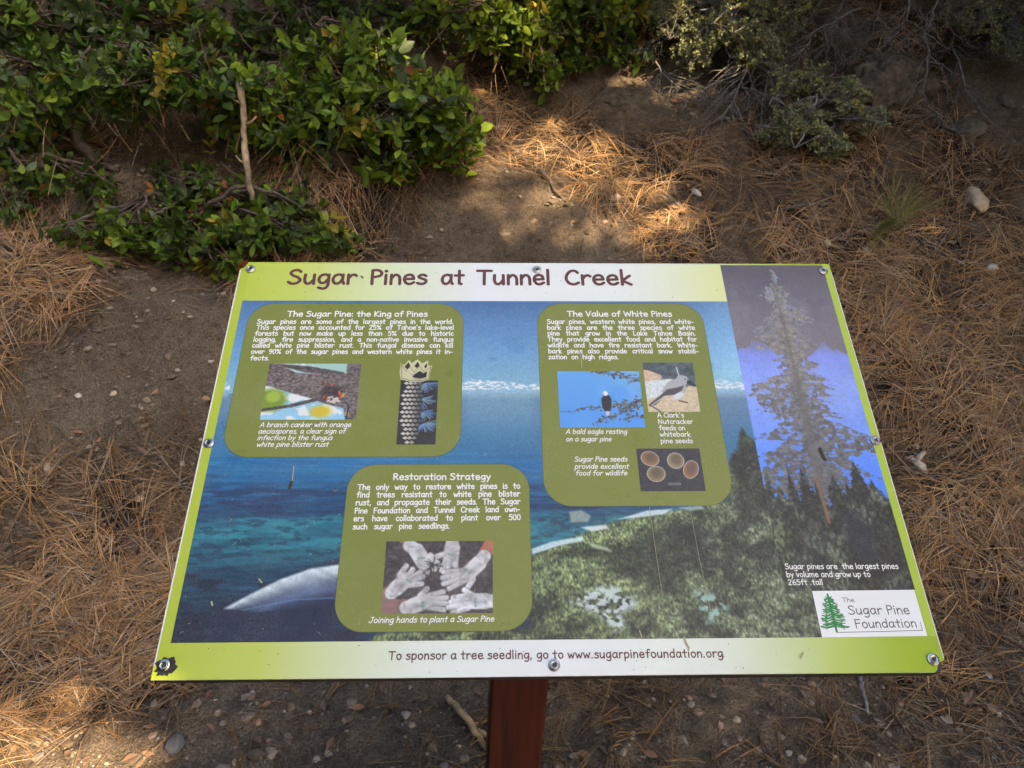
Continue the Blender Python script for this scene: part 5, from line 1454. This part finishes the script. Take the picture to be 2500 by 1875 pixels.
# dry needles caught in the shrubs
hn = MB(); hr = np.random.default_rng(55)
hv, hf = [], []; o = 0
for k in range(900):
    b_ = TIPS[hr.integers(len(TIPS))] + hr.normal(0, .03, 3); L_ = hr.uniform(.07, .19)
    a = hr.uniform(0, 6.28); d_ = np.array([math.cos(a) * .45, math.sin(a) * .3, -hr.uniform(.3, 1)]); d_ /= np.linalg.norm(d_)
    pts = bezier(b_, b_ + d_ * L_ * .5 + hr.normal(0, .008, 3), b_ + d_ * L_, 4)
    if pts[-1][2] < gz(pts[-1][0], pts[-1][1]): continue
    sd = np.cross(d_, np.array([0, -1, .2])); sd /= np.linalg.norm(sd) + 1e-6
    for i in range(4): hv += [pts[i] - sd * .0007, pts[i] + sd * .0007 + np.array([0, -.0004, 0])]
    for i in range(3): hf.append((o + 2 * i, o + 2 * i + 1, o + 2 * i + 3, o + 2 * i + 2))
    o += 8
hc = np.repeat(pal[hr.integers(len(pal), size=o // 8)] * 1.1, 8, axis=0)
tag(obj('hanging_needles', mesh_np('hanging_needles', np.array(hv), [np.array(hf)], [M_NEEDLE], hc)), 'brown pine needles caught hanging in the leafy shrubs', 'pine needles', kind='stuff')

# ------------------------------------------------------------------ grey-green fine-leaved shrubs
def fine_shrub(name, label, root_px, blobs, seed, yellow=0.14, stems=9, nleaf=34):
    r_ = np.random.default_rng(seed); root = at(*root_px); sh = thing(name, label, 'shrub', root)
    vv, ff, mm = [], [], []; o = 0
    for (px, py, h, rx, ry, rz, nt) in blobs:
        c = at(px, py, h); ends = []
        for k in range(stems):
            e = c + r_.normal(0, 1, 3) * np.array([rx, ry, rz]) * 0.55
            pts = bezier(root + r_.normal(0, .03, 3), root * .5 + e * .5 + np.array([r_.normal(0, .06), r_.normal(0, .05), r_.uniform(.0, .12)]), e, 8)
            pts[1:-1] += r_.normal(0, .008, (6, 3))
            m_ = MB(); m_.tube(pts, np.linspace(.007, .0025, 8), 5); obj('branch', m_.mesh('branch', [M_GREYBARK], True, root), sh); ends.append(pts)
        tw = MB()
        for k in range(nt):
            v_ = r_.normal(0, 1, 3); v_ /= np.linalg.norm(v_); tip = c + v_ * np.array([rx, ry, rz]) * r_.uniform(.2, 1) ** .5
            tip[2] = max(tip[2], float(gz(tip[0], tip[1])) + 0.03)
            st_ = ends[r_.integers(len(ends))][r_.integers(4, 8)]
            d_ = tip - st_; L_ = np.linalg.norm(d_) + 1e-6
            if L_ > 0.28: st_ = tip - d_ / L_ * 0.28
            pts = bezier(st_, st_ * .5 + tip * .5 + r_.normal(0, .02, 3), tip, 5); tw.tube(pts, np.linspace(.002, .0009, 5), 3, cap=False)
            yl = r_.uniform() < yellow
            ax0 = (tip - st_) / (np.linalg.norm(tip - st_) + 1e-6)
            for j in range(nleaf):
                t = 1 - 0.45 * r_.uniform(0, 1) ** 1.6; t = min(t, .999); b_ = pts[int(t * 4)] * (1 - (t * 4) % 1) + pts[min(4, int(t * 4) + 1)] * ((t * 4) % 1)
                ax = ax0 * 0.55 + r_.normal(0, .6, 3) + np.array([0, -.1, .25]); O = orient(ax, np.array([0, -.5, 1]) + r_.normal(0, .5, 3))
                l_ = r_.uniform(.011, .021); w_ = l_ * r_.uniform(.14, .24)
                q_ = np.array([(0, 0, 0), (w_, l_ * .62, .001), (0, l_, 0), (-w_, l_ * .62, .001)]) @ O.T + b_ - root
                vv.append(q_); ff.append((o, o + 1, o + 2, o + 3)); mm.append(1 if yl else 0); o += 4
        obj('twigs', tw.mesh('twigs', [M_GREYBARK], False, root), sh)['kind'] = 'stuff'
    fo_ = obj('foliage', mesh_np('foliage', np.concatenate(vv), [np.array(ff)], [M_SAGE, M_SAGEY], midx=np.array(mm)), sh); fo_['kind'] = 'stuff'
    return sh


fine_shrub('sagebrush', 'grey-green fine-leaved shrub drooping at the top right of centre', (1800, 10), [(1640, 30, .26, .17, .14, .12, 70), (1700, 110, .24, .11, .10, .12, 70), (1800, 60, .28, .16, .12, .13, 80), (1850, 130, .22, .12, .10, .09, 60), (1760, -30, .34, .36, .16, .13, 90), (1920, 40, .26, .14, .12, .12, 50)], 201)
fine_shrub('sagebrush', 'low grey-green fine-leaved shrub in front of the pitted boulder', (1990, 290), [(1950, 200, .24, .13, .10, .08, 60), (2060, 230, .22, .13, .10, .08, 56), (1960, 300, .17, .14, .10, .07, 64), (2030, 360, .10, .12, .08, .05, 44), (1900, 330, .12, .09, .08, .05, 30), (2120, 290, .16, .09, .08, .06, 26)], 202, 0.10)
fine_shrub('sagebrush', 'thin grey-green shrub in the top right corner', (2460, 20), [(2390, 50, .26, .17, .12, .08, 70), (2470, 110, .20, .11, .10, .07, 46), (2440, -20, .3, .24, .14, .09, 60)], 203, 0.06, nleaf=22)


# ------------------------------------------------------------------ bare dead branches
def dead_branch(name, label, start, pts, r0, seed, nfork=9, mat=None, cat='branch', spread=0.16):
    r_ = np.random.default_rng(seed)
    W_ = [at(a, b, h) for a, b, h in pts]
    W_ = np.array(catmull(W_, 4)); W_[1:-1] += r_.normal(0, .006, W_[1:-1].shape)
    o = W_[0]; root = thing(name, label, cat, o)
    m_ = MB(); m_.tube(W_, np.linspace(r0, r0 * .35, len(W_)), 6); obj('limb', m_.mesh('limb', [mat or M_GREYBARK], True, o), root)
    axis = W_[-1] - W_[0]; axis /= np.linalg.norm(axis)
    for k in range(int(nfork * 1.8)):
        i = r_.integers(1, len(W_) - 1); b_ = W_[i]; sd = -1 if k % 2 else 1
        d_ = axis * r_.uniform(.3, .9) + np.array([sd * r_.uniform(.4, 1.0), r_.uniform(-.4, .2), r_.uniform(-.3, .3)]); d_ /= np.linalg.norm(d_)
        L_ = spread * r_.uniform(.5, 1.3); e = b_ + d_ * L_ + axis * L_ * .3
        pt_ = bezier(b_, b_ + d_ * L_ * .6, e, 6); pt_[1:-1] += r_.normal(0, .005, (4, 3))
        t_ = MB(); t_.tube(pt_, np.linspace(r0 * .45, r0 * .15, 6), 5)
        for j in range(5):
            bb_ = pt_[r_.integers(1, 6)]; dd_ = d_ + r_.normal(0, .7, 3); dd_ /= np.linalg.norm(dd_); l2 = L_ * r_.uniform(.2, .5)
            t_.tube([bb_, bb_ + dd_ * l2 * .5 + r_.normal(0, .004, 3), bb_ + dd_ * l2 + axis * l2 * .2], [r0 * .22, r0 * .16, r0 * .08], 4)
        obj('side_twig', t_.mesh('side_twig', [mat or M_GREYBARK], True, o), root)
    return root


dead_branch('dead_branch', 'bare grey branch hanging straight down before the pitted boulder', None, [(2290, -20, .30), (2272, 60, .26), (2262, 150, .2), (2264, 240, .12), (2310, 320, .03)], .0062, 301, 12)
dead_branch('dead_branch', 'crooked bare grey branch at the top edge above the pitted boulder', None, [(2225, -20, .3), (2210, 40, .26), (2190, 90, .2), (2150, 140, .14)], .0055, 302, 9)
dead_branch('dead_branch', 'thorny bare branch reaching in from the right edge near the top', None, [(2510, 130, .14), (2460, 140, .13), (2430, 130, .12), (2410, 115, .12)], .005, 303, 9, spread=.09)
dead_branch('dead_branch', 'thin bare branch lying down the right side of the bank', None, [(2320, 90, .16), (2345, 170, .1), (2375, 240, .05), (2430, 320, .02), (2480, 350, .02)], .0045, 304, 9, spread=.1)
dead_branch('dead_branch', 'bundle of drooping bare grey twigs under the top grey-green shrub', None, [(1850, 60, .25), (1830, 150, .18), (1800, 220, .10), (1760, 300, .03)], .006, 305, 14, spread=.2)
dead_branch('dead_branch', 'bare grey twigs trailing left of the low grey-green shrub', None, [(1900, 40, .22), (1880, 140, .16), (1865, 250, .08), (1850, 330, .02)], .005, 306, 12, spread=.16)
dead_branch('dead_branch', 'arching bare twig between two grey-green shrubs', None, [(2100, 20, .24), (2010, 60, .26), (1960, 120, .2), (1930, 180, .1)], .0045, 307, 9, spread=.14)
dead_branch('dead_branch', 'fan of bare twigs left of the drooping grey-green shrub', None, [(1680, 60, .16), (1630, 90, .14), (1580, 110, .12), (1540, 130, .08)], .004, 308, 10, spread=.12)
dead_branch('dead_branch', 'dark bare branches in the hollow between the left shrubs', None, [(560, 40, .2), (600, 100, .15), (660, 130, .12), (700, 60, .2)], .005, 309, 9, M_BARK, spread=.16)
dead_branch('dead_branch', 'dark bare branch in the black gap above the middle shrub', None, [(740, 10, .2), (760, 60, .18), (800, 110, .14), (760, 150, .1)], .005, 310, 8, M_BARK, spread=.14)
for k_i, (pts_, lab) in enumerate(((((2060, -10, .2), (2040, 60, .14), (2020, 130, .08)), 'thin dark twigs hanging between the two right grey-green shrubs'), (((1960, -10, .16), (1985, 70, .12), (1950, 150, .06)), 'dark twig thicket right of the drooping grey-green shrub'),
                               (((2150, 10, .16), (2130, 80, .10), (2090, 150, .05)), 'dim bare twigs just above the low grey-green shrub'), (((2350, 20, .2), (2330, 90, .14), (2290, 150, .08)), 'fine dim twigs below the top right corner shrub'), (((1600, 150, .12), (1640, 200, .08), (1700, 250, .03)), 'faint bare twigs low under the drooping grey-green shrub'))):
    dead_branch('dead_branch', lab, None, list(pts_), .004, 330 + k_i, 16, M_BARK if k_i % 2 else None, spread=.15)
# peeling leaning branch
W_ = [at(583, 200, .52), at(590, 270, .47), at(598, 340, .41), at(608, 420, .33), at(613, 488, .25)]
W_ = np.array(catmull(W_, 4)); W_[1:-1] += rng.normal(0, .0015, W_[1:-1].shape)
W_[:, 0] += 0.006 * np.sin(np.linspace(0, 7, len(W_)))
lb = MB(); lb.tube(W_, np.linspace(.012, .0105, len(W_)) * rng.uniform(.85, 1.15, len(W_)), 8)
for i_, dx_ in ((6, .05), (11, -.03), (3, -.04)): lb.tube([W_[i_], W_[i_] + np.array([dx_ * .6, -.01, .012]), W_[i_] + np.array([dx_, -.01, .03])], [.006, .004, .003], 5)
tag(obj('leaning_branch', lb.mesh('leaning_branch', [M_TANBARK], True, W_[-1]), loc=W_[-1]), 'peeling tan branch leaning out between the two left shrubs', 'branch')
# old stems of the hollow
stick('gnarled_stem', 'gnarled grey stem rooted in the hollow under the left shrub', [(180, 290, .10), (195, 350, .05), (240, 395, .01), (290, 415, -.005)], [.02, .022, .016, .008], M_BARK, 'stem', [(0.5, -.06, -.02, -.05, .008)])
stick('gnarled_stem', 'curved old stem at the far left under the dark shrub', [(120, 330, .12), (100, 390, .07), (95, 440, .02), (105, 480, .0)], [.017, .02, .018, .014], M_BARK, 'stem')

# ------------------------------------------------------------------ grass tuft
p = at(2185, 540); gt_ = thing('grass_tuft', 'tuft of thin yellow-green grass leaning right on the bank', 'grass', p)
vv, ff = [], []; o = 0
for k in range(210):
    L_ = rng.uniform(.10, .34); a = rng.normal(0.15, 0.55) if k < 105 else rng.uniform(-math.pi, 0)
    up_ = rng.uniform(.35, 1.0) if k < 105 else rng.uniform(0.0, .25)
    d_ = np.array([math.sin(a) * .75 + (.3 if k < 105 else 0), math.cos(a) * .45 if k < 105 else math.sin(a) * 0.8, up_]); d_ /= np.linalg.norm(d_)
    b_ = np.array([rng.normal(0, .018), rng.normal(0, .018), 0.0])
    pts = bezier(b_, b_ + d_ * L_ * .6, b_ + d_ * L_ + np.array([.03 if k < 105 else 0, -.02, -L_ * .28]), 5)
    sd = np.cross(d_, np.array([0, -1, .3])); sd /= np.linalg.norm(sd) + 1e-6
    for i in range(5):
        w_ = .0016 * (1 - i / 4.4); 
        z_ = float(gz(p[0] + pts[i][0], p[1] + pts[i][1])) - p[2] + .002
        pts[i][2] = max(pts[i][2], z_)
        vv += [pts[i] - sd * w_, pts[i] + sd * w_]
    for i in range(4): ff.append((o + 2 * i, o + 2 * i + 1, o + 2 * i + 3, o + 2 * i + 2))
    o += 10
gb_ = obj('blades', mesh_np('blades', np.array(vv), [np.array(ff)], [M_GRASS]), gt_); gb_['kind'] = 'stuff'

# ------------------------------------------------------------------ pines behind the viewer: they shade the sign and the bank
GAPS = []      # crowns left open toward the sun to place light patches: (point, radius)
for (px, py, h, r_) in ((1280, 440, 0, .20), (1365, 455, 0, .24), (1450, 475, 0, .20), (1540, 520, 0, .10), (150, 1840, 0, .02), (195, 1885, 0, .06), (240, 1930, 0, .06), (0, 1950, 0, .08), (70, 1990, 0, .12), (1250, 20, .40, .08), (990, 110, .4, .08), (1700, 110, .24, .08), (1800, 120, .26, .06)):
    GAPS.append((at(px, py, h), r_))


def pine(name, label, base, height, crown_lo, crad, ntuft, seed):
    r_ = np.random.default_rng(seed); b0 = on_ground(*base, -.1); t = thing(name, label, 'tree', b0)
    m_ = MB(); zz = np.linspace(0, height, 14)
    pts = np.stack([.12 * np.sin(zz * .5 + seed), .1 * np.cos(zz * .4), zz], 1)
    m_.tube(pts, np.interp(zz, [0, height], [.20, .03]), 12); obj('trunk', m_.mesh('trunk', [M_PINEBARK], True), t)
    bm_ = MB(); anchor = []
    z = crown_lo
    while z < height - .3:
        f_ = (z - crown_lo) / (height - crown_lo); rl = crad * (1 - f_ ** 1.6) + .3
        for k in range(7):
            a = r_.uniform(0, 6.28); c0 = np.array([np.interp(z, zz, pts[:, 0]), np.interp(z, zz, pts[:, 1]), z])
            e = c0 + np.array([math.cos(a), math.sin(a), r_.uniform(-.12, .22)]) * rl * r_.uniform(.7, 1.08)
            pp_ = bezier(c0, c0 * .5 + e * .5 + np.array([0, 0, -.12]), e, 6); bm_.tube(pp_, np.linspace(.03, .008, 6), 5, cap=False); anchor.append(pp_)
        z += .26
    obj('limbs', bm_.mesh('limbs', [M_PINEBARK], True), t)
    A_ = np.array(anchor)
    ci = r_.integers(len(A_), size=ntuft); tt_ = r_.uniform(.15, 1.0, ntuft) ** .8 * 4.99
    k = tt_.astype(int); f_ = (tt_ - k)[:, None]
    c = A_[ci, k] * (1 - f_) + A_[ci, np.minimum(k + 1, 5)] * f_ + r_.normal(0, .17, (ntuft, 3))
    wpos = c + b0
    keep = np.ones(ntuft, bool)
    for (gp_, gr) in GAPS:
        d_ = wpos - gp_; s_ = d_ @ SUN_DIR; perp = np.linalg.norm(d_ - s_[:, None] * SUN_DIR[None], axis=1)
        keep &= ~((perp < gr + .15) & (s_ > 0))
    c = c[keep]; n = len(c)
    NB = 7
    dv_ = r_.normal(0, 1, (n, NB, 3)); dv_[..., 2] += .35; dv_ /= np.linalg.norm(dv_, axis=2, keepdims=True)
    sd = np.cross(dv_, r_.normal(0, 1, (n, NB, 3))); sd /= np.linalg.norm(sd, axis=2, keepdims=True)
    L_ = r_.uniform(.13, .21, (n, NB, 1)); w_ = .027
    P0 = c[:, None] + dv_ * .01; P1 = c[:, None] + dv_ * L_ * .6; P2 = c[:, None] + dv_ * L_
    Vt = np.stack([P0 - sd * w_ * .4, P0 + sd * w_ * .4, P1 + sd * w_, P1 - sd * w_, P2], 2).reshape(-1, 3)
    i0 = np.arange(n * NB) * 5
    obj('crown', mesh_np('crown', Vt, [np.stack([i0, i0 + 1, i0 + 2, i0 + 3], 1), np.stack([i0 + 3, i0 + 2, i0 + 4], 1)], [M_PINEN]), t)
    return t


pine('pine_tree', 'tall pine behind the viewer whose crown shades the sign', (5.6, -4.4), 12.0, 3.2, 3.0, 10500, 401)
pine('pine_tree', 'pine further left behind the viewer shading the left ground', (2.2, -5.4), 11.5, 3.0, 2.8, 10000, 402)
pine('pine_tree', 'pine to the right of the path shading the right of the bank', (6.2, -1.0), 11.5, 2.6, 2.8, 9000, 403)
# unseen pines added to darken the bank, sharing one form: up the bank their boughs hang over the slope, behind they close off the low sky
GAPS = []
proto = pine('pine_tree', 'unseen pine added up the bank to shade the far left shrub', (-3.1, 4.7), 4.6, 0.35, 2.5, 5600, 404)
for (bx_, by_, sc_, rz_, lab) in ((-1.0, 4.9, 1.0, 1.1, 'unseen pine added up the bank to shade the hollow'), (1.1, 4.9, 1.0, 2.3, 'unseen pine added up the bank to shade the grey boulder'), (3.1, 4.6, 1.0, 4.0, 'unseen pine added up the bank to shade the pitted boulder'),
                                  (-2.2, -5.2, 1.5, 0.5, 'unseen bushy pine added straight behind the viewer to block low sky'), (-5.4, -2.6, 1.6, 1.9, 'unseen bushy pine added to the left behind to block low sky'), (-6.2, 1.4, 1.4, 3.1, 'unseen bushy pine added far out to the left to block low sky'), (6.6, 2.4, 1.4, 5.0, 'unseen bushy pine added far out to the right to block low sky')):
    r2 = proto.copy(); COL.objects.link(r2); r2['label'] = lab
    r2.location = tuple(on_ground(bx_, by_, -.1)); r2.scale = (sc_,) * 3; r2.rotation_euler = (0, 0, rz_)
    for ch2 in list(proto.children):
        c2 = ch2.copy(); COL.objects.link(c2); c2.parent = r2
